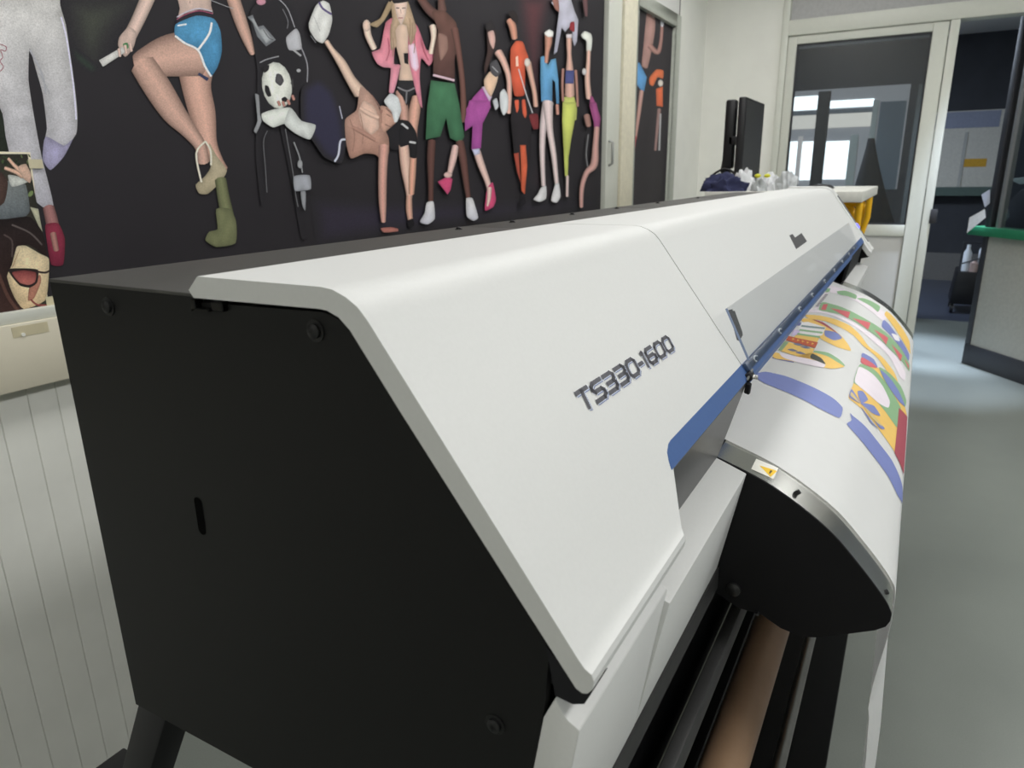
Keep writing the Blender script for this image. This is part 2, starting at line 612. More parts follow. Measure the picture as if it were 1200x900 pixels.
# right-hand part of the back room: serving window with sill, dark wall, plinth
w2 = S(far_box('window_2', 1085, 130, 1173, 221, XF - .001, .02, mat('pale_grey_board', rgb(218, 214, 204), .6)), 'pale board window at the end of the dark room')
far_box('blue_band', 1085, 131, 1172, 150, XF - .021, .006, mat('bluish_board', rgb(150, 156, 178), .5), w2)
far_box('upright', 1126, 155, 1130, 219, XF - .021, .012, mat('pale_upright', rgb(190, 189, 184), .5), w2)
far_box('sill', 1085, 219, 1166, 229, XF - .021, .16, mat('green_grey_sill', rgb(86, 104, 98), .5), w2)
yl = far_box('warning_label', 1128, 186, 1156, 195.5, XF - .022, .004, mat('yellow_label', rgb(222, 170, 50), .5), w2)
S(far_box('baseboard_far', 1070, 297, 1190, 327, XF - .001, .05, mat('grey_plinth', rgb(120, 118, 116), .6), zb=FZ), 'grey plinth under the dark end wall')

# glazed booth on the right, running from the partition towards the viewer
A = onZ(1128, 425, FZ)
B = onZ(1198, 450, FZ)
bd = (B - A).normalized()
bn = Vector((-bd.y, bd.x, 0))
if bn.dot(CAM - A) < 0: bn = -bn
booth = empty('glazed_booth', (A.x, A.y, FZ), 'dark framed glass booth with grey lower panel and green ledge at the right edge', 'booth')


def bpt(u, v, off=0):
    return on_plane(u, v, A + bn * off, bn)


def bbox(name, s0, s1, z0, z1, o0, o1, m, parent, bev=0):
    bm = bmesh.new()
    vs = bm_box(bm, (s0, o0, z0), (s1, o1, z1))
    if bev: bevel(bm, bev)
    for v in bm.verts:
        p = A + bd * v.co.x + bn * v.co.y
        v.co = Vector((p.x, p.y, v.co.z))
    return from_bm(name, bm, m, parent, 35 if bev else None)


zk = bpt(1142, 405).z
zl = bpt(1200, 281).z
zl1 = bpt(1200, 270).z
L_ = 1.5
sp = (bpt(1150, 330) - A).dot(bd)
bbox('kick_plate', 0, L_, FZ, zk, -.05, .012, M_darkf, booth, .003)
bbox('lower_panel', sp, L_, zk, zl, -.03, 0, mat('grey_booth_panel', rgb(168, 168, 160), .6), booth)
bbox('ledge', -.12, L_, zl, zl1, -.1, .05, mat('green_ledge', rgb(40, 120, 82), .35), booth, .003)
bbox('post', 0, sp, zk, CEIL, -.06, .01, M_darkf, booth, .003)
bbox('post', sp + .05, sp + .075, zl1, CEIL, -.05, .006, mat('grey_window_edge', rgb(120, 122, 124), .4), booth, .002)
bbox('glass_pane', sp + .075, L_, zl1, CEIL, -.02, -.014, glass('booth_glass', (.75, .78, .78, 1), .04), booth)
# booth interior backdrop: its rear wall
bbox('rear_panel', sp, L_, zl1, CEIL, -1.0, -.96, mat('booth_inner_wall', rgb(150, 149, 142), .7), booth)
bbox('inner_desk', 0.02, L_, zl - .06, zl - .02, -.95, -.06, M_dark, booth)
# equipment and papers in and on the booth
eq = bmesh.new()
q = [bpt(1164, 268, -.25), bpt(1172, 246, -.25), bpt(1196, 222, -.25), bpt(1230, 214, -.25), bpt(1232, 275, -.25)]
fa = [eq.verts.new(p) for p in q]
fb = [eq.verts.new(p - bn * .25) for p in q]
eq.faces.new(fa); eq.faces.new(fb[::-1])
for i in range(5): eq.faces.new((fa[i], fb[i], fb[(i + 1) % 5], fa[(i + 1) % 5]))
bevel(eq, .01)
tag(from_bm('desk_machine', eq, mat('black_plastic', rgb(28, 28, 32), .4), None, 35), 'black sloping machine behind the booth glass', 'machine')


def sheet(name, corners, m, label, cat, th=.0015, group=None):
    c = [Vector(p) for p in corners]
    n = (c[1] - c[0]).cross(c[3] - c[0]).normalized() * th
    bm = bmesh.new()
    a = [bm.verts.new(p) for p in c]; b2 = [bm.verts.new(p + n) for p in c]
    bm.faces.new(a[::-1]); bm.faces.new(b2)
    for i in range(4): bm.faces.new((a[i], a[(i + 1) % 4], b2[(i + 1) % 4], b2[i]))
    return tag(from_bm(name, bm, m), label, cat, group)


M_sheet = mat('white_office_paper', rgb(238, 240, 246), .7)
sheet('paper_sheet', (bpt(1136, 255, .10), bpt(1154, 245, .075), bpt(1155, 255, .075), bpt(1133, 273, .10)), M_sheet, 'white paper sheet sticking out beside the green ledge', 'paper')
sheet('paper_sheet', (bpt(1150, 228, .03), bpt(1160, 222, .02), bpt(1160, 238, .02), bpt(1154, 243, .03)), mat('grey_paper', rgb(170, 172, 182), .7), 'small greyish leaflet above the paper sheet on the dark post', 'paper')
sheet('paper_sheet', (bpt(1182, 210, -.22), bpt(1206, 207, -.22), bpt(1206, 215, -.26), bpt(1195, 216, -.26)), M_sheet, 'white paper lying on the black machine behind the booth glass', 'paper')

# black bottle cart in the dark room
cb = onZ(1127, 368, FZ)
cart = empty('bottle_cart', (cb.x, cb.y, FZ), 'small black cart holding white bottles in the dark doorway', 'cart')
bm = bmesh.new()
bm_prism(bm, [(cb.y + .13, FZ + .1), (cb.y - .15, FZ + .1), (cb.y - .15, FZ + .44), (cb.y + .10, FZ + .44)], cb.x, cb.x + .5)
bevel(bm, .012)
from_bm('body', bm, mat('black_cart_plastic', rgb(24, 24, 28), .4), cart, 35)
for dy in (.1, -.12):
    for dx in (.05, .45):
        bm = bmesh.new()
        bm_tube(bm, [(cb.x + dx, cb.y + dy - .015, FZ + .05), (cb.x + dx, cb.y + dy + .015, FZ + .05)], .05, 14)
        from_bm('wheel', bm, M_darkf, cart, 40)
        box('caster_fork', (cb.x + dx - .015, cb.y + dy - .02, FZ + .06), (cb.x + dx + .015, cb.y + dy + .02, FZ + .11), M_steel, cart)
tube('handle', [(cb.x + .46, cb.y + .06, FZ + .43), (cb.x + .48, cb.y + .06, FZ + .7), (cb.x + .48, cb.y - .1, FZ + .7), (cb.x + .46, cb.y - .1, FZ + .43)], .012, M_darkf, cart)
tube('side_rail', [(cb.x + .02, cb.y + .08, FZ + .43), (cb.x + .02, cb.y + .08, FZ + .52), (cb.x + .02, cb.y - .13, FZ + .6), (cb.x + .02, cb.y - .13, FZ + .43)], .008, M_darkf, cart)
for i, (dy, dx, lab) in enumerate(((.03, .09, 'left white bottle standing on the black cart'), (-.105, .14, 'right slim white bottle standing on the black cart'), (-.04, .06, 'short pinkish bottle at the front of the black cart'))):
    bm = bmesh.new()
    h = (.27, .3, .12)[i]
    zs = [(0, .038), (.7, .038), (.85, .018), (1, .018)]
    bm_tube(bm, [(cb.x + dx, cb.y + dy, FZ + .4405 + t * h) for t, _ in zs], [r for _, r in zs], 12)
    tag(from_bm('bottle', bm, mat('white_bottle' if i < 2 else 'pinkish_bottle', rgb(225, 230, 238) if i < 2 else rgb(205, 180, 175), .4), None, 45), lab, 'bottle')

# ---------------------------------------------------------------- the printer
PX0, PX1 = .33, 2.98
prn = empty('large_format_printer', (1.6, .4, 0), 'long white and black wide-format textile printer filling the foreground', 'printer')
OUT = [(.4466, 1.3135), (.3276, 1.3134), (.3175, 1.3123), (.3066, 1.3082), (.2975, 1.3025), (.2906, 1.295), (.175, 1.14)]
LOW = [(.175, 1.14), (.1436, 1.0977), (.1380, 1.0920), (.1342, 1.0935), (.1347, 1.0820)]
INN = [(.1361, 1.0800), (.1416, 1.0763), (.1475, 1.0795), (.187, 1.131)]
INU = [(.187, 1.131), (.270, 1.2394), (.3054, 1.2871), (.3139, 1.2946), (.3235, 1.2983), (.3302, 1.2989), (.4538, 1.2975), (.4583, 1.3029)]
SEAM = .907


def cover(name, parts, m):
    bm = bmesh.new()
    for prof, a, b_ in parts: bm_prism(bm, prof, a, b_)
    bmesh.ops.recalc_face_normals(bm, faces=bm.faces)
    return from_bm(name, bm, m, prn, 22)


upper = OUT + INU
# lower tip of the left cover: outer face, rounded toe, inner return
low_out = [(.175, 1.14), (.1436, 1.0977), (.1400, 1.0945), (.1365, 1.0940), (.1342, 1.0955)]
low = [(.175, 1.14), (.1450, 1.0997), (.1405, 1.0945), (.1362, 1.0920), (.1345, 1.0880), (.1352, 1.0822), (.1385, 1.0777), (.1420, 1.0765), (.1462, 1.0783), (.187, 1.131)]


def x_end(y):   # slanting right-hand edge of the left cover's lower part
    t = (y - .137) / (.175 - .137)
    return .523 + (.602 - .523) * max(0, min(1, t))


lc = cover('left_cover', [(upper, PX0, SEAM - .0015), (low, [PX0] * len(low), [x_end(p[0]) for p in low])], M_white)
cover('front_cover', [(upper, SEAM + .0015, 2.93)], M_white)
rc_low = [PX1 - .1] * len(low)
cover('right_cover', [(upper, 2.9315, PX1 - .05), (low, rc_low, [PX1 - .05] * len(low))], M_white)


def offs(prof, d):
    out = []
    n = len(prof)
    for i in range(n):
        a, c = Vector(prof[max(i - 1, 0)]), Vector(prof[min(i + 1, n - 1)])
        t = (c - a).normalized()
        out.append((prof[i][0] - t.y * d * -1, prof[i][1] + t.x * d * -1))
    return out


chain = OUT[:-1] + low[:4]
proud = [(p[0] - .0, p[1]) for p in offs(chain, .007)]
prism('end_cap', proud + [(.1405, 1.068), (.27, 1.2394), (.31, 1.291), (.45, 1.294)], PX1 - .05, PX1 + .004, M_white, prn, .003)
st = [Vector(p) for p in offs(chain, .0085)]
sA, sB = Vector((.276, 1.2905)), Vector((.152, 1.1215))
nn = Vector((-.8, .6))
bm = bmesh.new()
for t0, t1 in ((0.02, .60), (.72, 1)):
    a, c = sA.lerp(sB, t0), sA.lerp(sB, t1)
    n0 = nn * -.012
    q = [a + nn * .0015, c + nn * .0015, c + n0, a + n0]
    bm_prism(bm, [(p.x, p.y) for p in q], PX1 - .033, PX1 - .022)
tag(from_bm('status_strip', bm, mat('grey_strip', rgb(110, 112, 118), .4), prn), 'grey line on the end cap')
q0 = sA.lerp(sB, .66)
bm = bmesh.new()
q = [q0 + Vector((.006, .008)) + nn * .003, q0 - Vector((.006, .008)) + nn * .003, q0 - Vector((.006, .008)) - nn * .01, q0 + Vector((.006, .008)) - nn * .01]
bm_prism(bm, [(p.x, p.y) for p in q], PX1 - .037, PX1 - .019)
tag(from_bm('status_lamp', bm, mat('blue_led', rgb(110, 110, 255), .4, emit=((.2, .2, 1, 1), 1.2)), prn), 'glowing blue status lamp')

# black body under the covers
body = [(.649, 1.2985), (.46, 1.2985), (.449, 1.2925), (.326, 1.2940), (.310, 1.2855), (.268, 1.233), (.250, 1.205), (.250, 1.050), (.186, 1.040), (.190, .8600), (.648, .8564)]
prism('body', body, PX0 + .012, PX1 - .02, M_blackd, prn)
for a, c in ((PX0 + .012, .512), (2.905, PX1 - .02)):
    prism('mouth_cheek', [(.268, 1.232), (.1500, 1.0790), (.1440, 1.0700), (.176, 1.0620), (.180, 1.0400), (.249, 1.0500), (.249, 1.205)], a, c, M_blackd, prn)
side = [(.649, 1.2980), (.4640, 1.2980), (.4560, 1.2945), (.4520, 1.2935), (.3300, 1.2960), (.3150, 1.2915), (.3050, 1.2845), (.2700, 1.2370), (.1660, 1.0985),
        (.1700, 1.0520), (.1780, 1.0025), (.1900, .8590), (.648, .8564)]
prism('side_panel', side, PX0 + .004, PX0 + .0115, M_black, prn)
prism('side_panel', side, PX1 - .019, PX1 - .011, M_black, prn)
# small dark corner filler under the toe of the cover
prism('corner_piece', [(.1685, 1.0985), (.1475, 1.0765), (.1415, 1.0735), (.1375, 1.0755), (.1420, 1.0660), (.1500, 1.0625), (.1620, 1.0640)], PX0 + .0035, PX0 + .03, M_blackd, prn)
# black lid along the back of the top, in sections
xs = [PX0 + .003, .98, 1.63, 2.28, PX1 - .01]
for a, c in zip(xs, xs[1:]):
    prism('lid_section', [(.6495, 1.2972), (.6495, 1.3000), (.4600, 1.3000), (.4600, 1.2972)], a + .0006, c - .0006, M_top, prn, .0006)


def screw(name, x, y, z, r=.0052, ax='x', parent=prn):
    bm = bmesh.new()
    d = Vector((-1, 0, 0)) if ax == 'x' else Vector((0, 0, 1))
    c = Vector((x, y, z))
    bm_tube(bm, [c, c + d * .001], r * 1.5, 14)
    bm_tube(bm, [c + d * .0008, c + d * .003, c + d * .0042], [r, r, r * .6], 14)
    for k in (0, 1):
        s = Vector((0, 1, 0)) if ax == 'x' else Vector((1, 0, 0))
        t = d.cross(s)
        if k: s, t = t, s
        vs = [bm.verts.new(c + d * .0044 + s * (i * r * .45) + t * (j * r * .12)) for i, j in ((-1, -1), (1, -1), (1, 1), (-1, 1))]
        bm.faces.new(vs)
    return from_bm(name, bm, mat('black_screw', rgb(20, 20, 21), .5, .1), parent, 40)


screw('screw', PX0 + .004, .339, 1.2829)
screw('screw', PX0 + .004, .5682, 1.2819)
screw('screw', PX0 + .004, .2073, 1.0222)
for x in (.93, 1.1, 1.35, 1.6, 1.9, 2.3): screw('lid_screw', x, .62, 1.2998, .004, 'z')
# hinge clip at the back end of the left cover
hc = bmesh.new()
bm_box(hc, (PX0 - .002, .4515, 1.2885), (PX0 + .006, .4555, 1.297))
bm_box(hc, (PX0 - .002, .437, 1.2885), (PX0 + .006, .4555, 1.2905))
bm_box(hc, (PX0 - .001, .4230, 1.2895), (PX0 + .006, .4350, 1.2965))
bevel(hc, .0008, 1)
tag(from_bm('hinge_clip', hc, mat('dark_clip', rgb(20, 20, 20), .25, .6), prn), 'small shiny dark clip')
# slotted hole in the side panel
bm = bmesh.new()
ho = []
for k in range(24):
    a = 2 * math.pi * k / 24
    ho.append((.4917 + .0048 * math.cos(a), 1.1107 + (.0125 if math.sin(a) > 0 else -.0125) + .0048 * math.sin(a)))
ring = [bm.verts.new((PX0 + .0036, y, z)) for y, z in ho]
inn = [bm.verts.new((PX0 + .0039, .4917 + (y - .4917) * .86, 1.1107 + (z - 1.1107) * .93)) for y, z in ho]
for k in range(24): bm.faces.new((ring[k], ring[(k + 1) % 24], inn[(k + 1) % 24], inn[k]))
bm.faces.new(inn)
from_bm('slot_hole', bm, mat('hole_black', (.002, .002, .002), .9, spec=.05), prn)

# white lower front: raised left block, centre ledge, right block
lowL = [(.178, 1.000), (.1704, 1.0437), (.1619, 1.0624), (.1590, 1.0570), (.1560, 1.0525), (.1525, 1.0490), (.1452, 1.0452), (.1448, 1.0432), (.1700, .883), (.190, .883)]
prism('lower_front_left', lowL, PX0 + .003, .513, M_white, prn, .0012)
lowC = [(.182, 1.0455), (.142, 1.0305), (.1715, .878), (.190, .878)]
prism('lower_front', lowC, .5135, .818, M_white, prn, .0012)
prism('lower_front', lowC, 2.43, PX1 - .02, M_white, prn, .0012)
prism('under_front_panel', [(.1690, .895), (.1660, .895), (.1660, .865), (.1690, .865)], PX0 + .03, PX1 - .05, mat('dark_grey_panel', rgb(40, 40, 40), .55), prn)

# blue strip along the mouth of the printer, with rounded near end
bm = bmesh.new()
d = Vector((.164 - .175, 1.125 - 1.14))
n = Vector((-.8, .6)) * .0008
A0, A1 = Vector((.1755, 1.1407)), Vector((.164, 1.1252))
ring = [(.5735, A1), (.578, A1.lerp(A0, .35)), (.5855, A1.lerp(A0, .72)), (.597, A0.lerp(A1, .05)), (.606, A0), (2.9, A0), (2.9, A1)]
fa = [bm.verts.new((x, (p + n).x, (p + n).y)) for x, p in ring]
fb = [bm.verts.new((x, (p - n * 8).x, (p - n * 8).y)) for x, p in ring]
bm.faces.new(fa); bm.faces.new(fb[::-1])
for i in range(len(ring)): bm.faces.new((fa[i], fb[i], fb[(i + 1) % len(ring)], fa[(i + 1) % len(ring)]))
tag(from_bm('blue_strip', bm, M_blue, prn), 'blue coated strip')
M_mouth = mat('dark_satin_plate', rgb(58, 58, 60), .35, .3, var=.05)
prism('mouth_plate', [(.1635, 1.1245), (.178, 1.0450), (.186, 1.0450), (.172, 1.1300)], [.574, .545, .545, .574], [.89, .822, .822, .89], M_mouth, prn)
prism('mouth_plate', [(.1635, 1.1245), (.178, 1.0450), (.186, 1.0450), (.172, 1.1300)], 2.42, 2.90, M_blackd, prn)
prism('blue_lip', [(.1638, 1.1245), (.1648, 1.1150), (.178, 1.1150), (.176, 1.1300)], .893, 2.42, M_blue, prn)

# hinge bar with clips and the clear window above it
hb0, hb1 = Vector((.1752, 1.1405)), Vector((.1685, 1.1315))
nv = Vector((-.8, .6))
q = [hb0 + nv * .001, hb1 + nv * .001, hb1 + nv * .006, hb0 + nv * .006]
hinge = prism('hinge_bar', [(p.x, p.y) for p in q], .905, 2.60, M_blued, prn, .0008)
ci = 0
for u, v in ((884, 420), (912, 387), (935, 361), (949, 344), (963.5, 328), (975, 315), (983.5, 304), (991, 295), (997, 288.5)):
    pc = hb0.lerp(hb1, .55) + nv * .006
    r_ = ray(u, v)
    xx = r_.x * (pc.x * r_.y + (pc.y - CAMZ) * r_.z) / (r_.y ** 2 + r_.z ** 2)
    bm = bmesh.new()
    s = bm_tube(bm, [(xx + .011 * math.cos(t), pc.x + (.0035 * math.sin(t)) * .6 - .0012, pc.y + (.0035 * math.sin(t)) * .8 + .001) for t in [k * math.pi / 5 + .4 for k in range(7)]], .0012, 6)
    from_bm('clip', bm, mat('pale_clip', rgb(200, 206, 214), .3, .3), hinge, 40)
# window: clear acrylic lifted at its upper edge
M_acr = glass('clear_acrylic', (.95, .955, .96, 1), .01, .03)
wt = onX(850, 362, .918); wt = Vector((wt.y, wt.z))
wb = hb0 + nv * .0065
tdir = (wt - wb).normalized(); wn = Vector((-tdir.y, tdir.x))
if wn.x > 0: wn = -wn
wb2 = hb1 + nv * .0065
pane_prof = [wt, wb, wb2, wb2 + nv * .003, wb + wn * .003, wt + wn * .003]
pane = prism('clear_window', [(p.x, p.y) for p in pane_prof], .918, 2.63, M_acr, prn, 0, None)
tag(pane, 'clear tilted plastic window')
bm = bmesh.new()   # its cut near edge shows bluish
q = [wt + wn * .0002, wb + wn * .0002, wb + wn * .0029, wt + wn * .0029]
bm_prism(bm, [(p.x, p.y) for p in q], .9165, .9179)
from_bm('pane_edge', bm, mat('bluish_pane_edge', rgb(140, 155, 185), .25), pane)
# clamp at the near end of the hinge bar
cb_ = bmesh.new()
c0 = Vector((.1685, 1.131))
bm_prism(cb_, [(c0.x, c0.y), (c0.x - .006, c0.y + .004), (c0.x - .011, c0.y - .004), (c0.x - .006, c0.y - .010), (c0.x + .002, c0.y - .006)], .893, .912)
bm_prism(cb_, [(c0.x - .004, c0.y - .008), (c0.x - .010, c0.y - .010), (c0.x - .009, c0.y - .024), (c0.x - .002, c0.y - .022)], .888, .897)
bevel(cb_, .0012, 1)
clamp = from_bm('hinge_clamp', cb_, M_blackd, prn)
bm = bmesh.new()
bm_tube(bm, [(.886, c0.x - .006, c0.y - .003), (.913, c0.x - .006, c0.y + .0035)], .0016, 8)
bm_tube(bm, [(.895, c0.x - .011, c0.y - .001), (.895, c0.x - .014, c0.y - .001)], .003, 8)
bm_tube(bm, [(.905, c0.x - .012, c0.y - .004), (.905, c0.x - .015, c0.y - .004)], .003, 8)
tag(from_bm('clamp_pin', bm, M_steel, clamp, 40), 'bright steel pin')

# markings on the cover -------------------------------------------------
CP1, CP2 = Vector((.2906, 1.295)), Vector((.1436, 1.0977))
ct_ = (CP1 - CP2).normalized()           # up the slope
cn_ = Vector((-ct_.y, ct_.x))            # outwards
if cn_.x > 0: cn_ = -cn_


def cover_pt(x, t, off=0):
    p = CP2 + ct_ * t + cn_ * off
    return Vector((x, p.x, p.y))


def cover_px(u, v):
    p = on_plane(u, v, Vector((0, CP1.x, CP1.y)), Vector((0, cn_.x, cn_.y)))
    return p.x, (Vector((p.y, p.z)) - CP2).dot(ct_)


GL = {'T': (1.0, [[(0, 1), (1, 1)], [(.5, 1), (.5, 0)]]),
      'S': (1.05, [[(1, 1), (.22, 1), (.03, .84), (.03, .66), (.2, .5), (.8, .5), (.97, .34), (.97, .16), (.78, 0), (-.02, 0)]]),
      '3': (1.0, [[(0, 1), (.78, 1), (.97, .84), (.97, .66), (.8, .5), (.97, .34), (.97, .16), (.78, 0), (0, 0)], [(.15, .5), (.8, .5)]]),
      '0': (1.0, [[(.2, 0), (0, .2), (0, .8), (.2, 1), (.8, 1), (1, .8), (1, .2), (.8, 0), (.2, 0)]]),
      '-': (.45, [[(0, .42), (1, .42)]]),
      '1': (.22, [[(-.3, .93), (.6, 1), (.6, 0)]]),
      '6': (1.0, [[(.92, 1), (.2, 1), (0, .8), (0, .2), (.2, 0), (.8, 0), (1, .2), (1, .34), (.8, .5), (.02, .5)]])}
txt = 'TS330-1600'
(tx0, tt0), (tx1, tt1) = cover_px(673, 460), cover_px(782, 392)
(_, tb0) = cover_px(691, 479.5)
(_, tb1) = cover_px(784, 410)


def lettering(name, m, dx, dt, wd, lift):
    bm = bmesh.new()
    tot = sum(GL[c][0] for c in txt) + .30 * (len(txt) - 1)
    cw = (tx1 - tx0 - .004) / tot
    hgt = .0152
    x = tx0
    for c in txt:
        gw, strokes = GL[c]
        for s in strokes:
            pts = []
            for px_, py_ in s:
                xx = x + px_ * gw * cw + (py_ - 1) * .0035 + dx
                k = (x - tx0) / (tx1 - tx0)
                tt = (tt0 * (1 - k) + tt1 * k) - hgt * (1 - py_) - .0016 + dt
                pts.append(Vector((xx, tt)))
            for a, b_ in zip(pts, pts[1:]):
                d_ = (b_ - a).normalized()
                s_ = Vector((-d_.y * wd * 1.25, d_.x * wd)) * .5
                e_ = Vector((d_.x * wd * .5, d_.y * wd * .4))
                vs = [a - e_ + s_, a - e_ - s_, b_ + e_ - s_, b_ + e_ + s_]
                bm.faces.new([bm.verts.new(cover_pt(v_.x, v_.y, lift)) for v_ in vs])
        x += (gw + .30) * cw
    return from_bm(name, bm, m, prn)


lettering('model_lettering', mat('print_white', rgb(245, 246, 248), .4), .0012, -.0007, .0060, .00025)
lettering('model_lettering', mat('print_blue', rgb(72, 92, 152), .45), .0018, -.0018, .0036, .0004)
lettering('model_lettering', mat('print_pale', rgb(205, 214, 232), .4), .0011, -.0010, .0038, .00055)
lettering('model_lettering', mat('print_dark_grey', rgb(70, 70, 78), .45), 0, 0, .0041, .0007)


def decal(name, pts, m, lift=.0005, label=None):
    bm = bmesh.new()
    a = [bm.verts.new(cover_pt(*cover_px(u, v), lift)) for u, v in pts]
    b_ = [bm.verts.new(cover_pt(*cover_px(u, v), -.001)) for u, v in pts]
    bm.faces.new(a)
    for i in range(len(a)): bm.faces.new((a[i], b_[i], b_[(i + 1) % len(a)], a[(i + 1) % len(a)]))
    return tag(from_bm(name, bm, m, prn), label)


M_mark = mat('dark_mark', rgb(62, 62, 64), .5)
decal('emblem', [(925, 276), (928.5, 274.3), (931.5, 278.5), (939, 273.2), (945.5, 283), (933, 292)], M_mark, .0006, 'dark emblem on the front cover')
decal('cover_label', [(853.5, 363.5), (858, 362.5), (858.5, 365), (860.5, 364), (869.5, 389), (870, 393), (866, 399.5), (863.5, 398.5)], M_mark, .0006, 'black label behind the clear window')

# platen (curved drying plate) with black end plate
PL = [(.182, 1.0447), (.1424, 1.0316), (.1118, 1.0191), (.0765, .9992), (.0416, .9745), (.0112, .9438), (-.0123, .9171), (-.0248, .9007), (-.0305, .889),
      (-.0300, .8800), (-.0265, .8715), (-.0161, .8630), (.0141, .8473), (.0439, .8325), (.0550, .8290), (.0651, .8285), (.0855, .8315), (.1091, .8430), (.1385, .8440), (.1728, .8600), (.185, .90)]
PL = [(p.x, p.y) for p in spline([(a, b_, 0) for a, b_ in PL[:9]], 4)] + PL[9:]
PLT = PL[:33]
prism('platen_end_plate', PL, .8195, .8225, mat('matt_black_plate', rgb(20, 20, 22), .6, spec=.25), prn)
prism('platen', PL, .8225, 2.42, M_chrome, prn, 0, 50)
prism('platen_end_plate', PL, 2.42, 2.423, M_blackd, prn)
for u, v in ((935, 577), (1038, 694)):
    p = onX(u, v, .84)
    bm = bmesh.new()
    nrm = Vector((0, -.75, .66))
    bm_tube(bm, [p - nrm * .004, p + nrm * .0025], .003, 10)
    from_bm('platen_screw', bm, mat('black_screw', rgb(22, 22, 23)), prn, 40)
for u, v, r_ in ((860, 690, .009), (888, 718, .002)):
    p = onX(u, v, .8195)
    bm = bmesh.new()
    bm_tube(bm, [p, p - Vector((.004, 0, 0)), p - Vector((.006, 0, 0))], [r_, r_, r_ * .5], 16)
    from_bm('plate_bolt', bm, mat('dark_bolt', rgb(60, 60, 60), .3, .6), prn, 40)


# platen surface mapping, used for the warning label
def prof_hit(u, v, prof):
    r = ray(u, v)
    best = None
    s = 0
    for a, b_ in zip(prof, prof[1:]):
        a, b_ = Vector(a), Vector(b_)
        t = b_ - a
        L = t.length
        n_ = Vector((-t.y, t.x))
        den = n_.x * r.y + n_.y * r.z
        if abs(den) > 1e-9:
            k = (n_.x * a.x + n_.y * (a.y - CAMZ)) / den
            if k > 0:
                y, z = k * r.y, CAMZ + k * r.z
                f_ = (Vector((y, z)) - a).dot(t) / L ** 2
                if -.001 <= f_ <= 1.001 and (best is None or k < best[0]):
                    best = (k, k * r.x, s + f_ * L)
        s += L
    return None if best is None else (best[1], best[2])


def prof_pt(prof, x, s, off):
    for i, (a, b_) in enumerate(zip(prof, prof[1:])):
        a, b_ = Vector(a), Vector(b_)
        L = (b_ - a).length
        if s <= L or i == len(prof) - 2:
            t = (b_ - a) / L
            n_ = Vector((t.y, -t.x))
            if n_.x > 0 or (abs(n_.x) < .2 and n_.y < 0): n_ = -n_ if n_.x > 0 else n_
            p = a + t * s + n_ * off
            return Vector((x, p.x, p.y))
        s -= L


def wrap(name, pts, prof, m, off, parent, smooth=False, label=None):
    """flat cut shape given as (x, s) on a bent sheet"""
    ps = [Vector((p[0], p[1], 0)) for p in pts]
    if smooth: ps = tight_spline(ps, 4)
    bm = bmesh.new()
    vs = [bm.verts.new(p) for p in ps]
    for t in tessellate_polygon([ps]):
        try: bm.faces.new([vs[i] for i in t])
        except ValueError: pass
    s0, s1 = min(p.y for p in ps), max(p.y for p in ps)
    s = 0
    for a, b_ in zip(prof, prof[1:]):
        s += (Vector(b_) - Vector(a)).length
        if s0 < s < s1:
            bmesh.ops.bisect_plane(bm, geom=bm.verts[:] + bm.edges[:] + bm.faces[:], plane_co=(0, s, 0), plane_no=(0, 1, 0), dist=1e-7)
    for v in bm.verts: v.co = prof_pt(prof, v.co.x, v.co.y, off)
    return tag(from_bm(name, bm, m, parent), label)


lab = [prof_hit(u, v, PLT) for u, v in ((886, 538), (912, 549), (906, 562), (880, 550))]
if all(lab):
    wl = wrap('warning_label', lab, PLT, mat('label_white', rgb(240, 238, 228), .5), .0005, prn, False, 'white and yellow warning label')
    tri = [prof_hit(u, v, PLT) for u, v in ((889.5, 546), (910.5, 552.5), (902.5, 559.5))]
    wrap('warning_triangle', tri, PLT, mat('label_yellow', rgb(245, 200, 30), .5), .0008, wl)
    ma = [prof_hit(u, v, PLT) for u, v in ((902.3, 551.7), (905, 552.6), (901.8, 556), (900.6, 555.2))]
    wrap('warning_sign', ma, PLT, mat('label_mark', rgb(90, 70, 20), .5), .001, wl)

# ---------------------------------------------------------------- stand under the printer
M_stand = mat('black_stand_steel', rgb(32, 32, 34), .5, spec=.3)
lgA, lgB = onX(228, 868, .40), onX(209, 905, .40)
dl = (lgB - lgA).normalized()
for sx in (.40, 2.85):
    top_ = Vector((sx, lgA.y, .86)); bot = top_ + dl * ((FZ + .06 - .86) / dl.z)
    bot.y = min(bot.y, 1.15); bot.x = sx
    bm = bmesh.new()
    for p0, p1 in ((top_, bot),):
        ring0 = [bm.verts.new(p0 + Vector((a, b_, 0))) for a, b_ in ((-.022, -.026), (.022, -.026), (.022, .026), (-.022, .026))]
        ring1 = [bm.verts.new(p1 + Vector((a, b_, 0))) for a, b_ in ((-.022, -.026), (.022, -.026), (.022, .026), (-.022, .026))]
        for k in range(4): bm.faces.new((ring0[k], ring0[(k + 1) % 4], ring1[(k + 1) % 4], ring1[k]))
        bm.faces.new(ring0[::-1]); bm.faces.new(ring1)
    bevel(bm, .004, 2)
    from_bm('stand_leg', bm, M_stand, prn, 35)
    box('stand_leg', (sx - .03, .2, FZ + .06), (sx + .03, .27, .86), M_stand, prn, .004)
    box('stand_foot', (sx - .05, .04, FZ + .05), (sx + .05, 1.2, FZ + .11), M_stand, prn, .006)
    for y in (.08, 1.1):
        tube('levelling_foot', [(sx, y, FZ), (sx, y, FZ + .012), (sx, y, FZ + .0121), (sx, y, FZ + .06)], [.03, .03, .01, .01], M_stand, prn, 14)
fc = onY(145, 875, 1.28)
box('foot_cover', (fc.x - .3, 1.02, FZ + .02), (fc.x, 1.28, fc.z), M_stand, prn, .004)
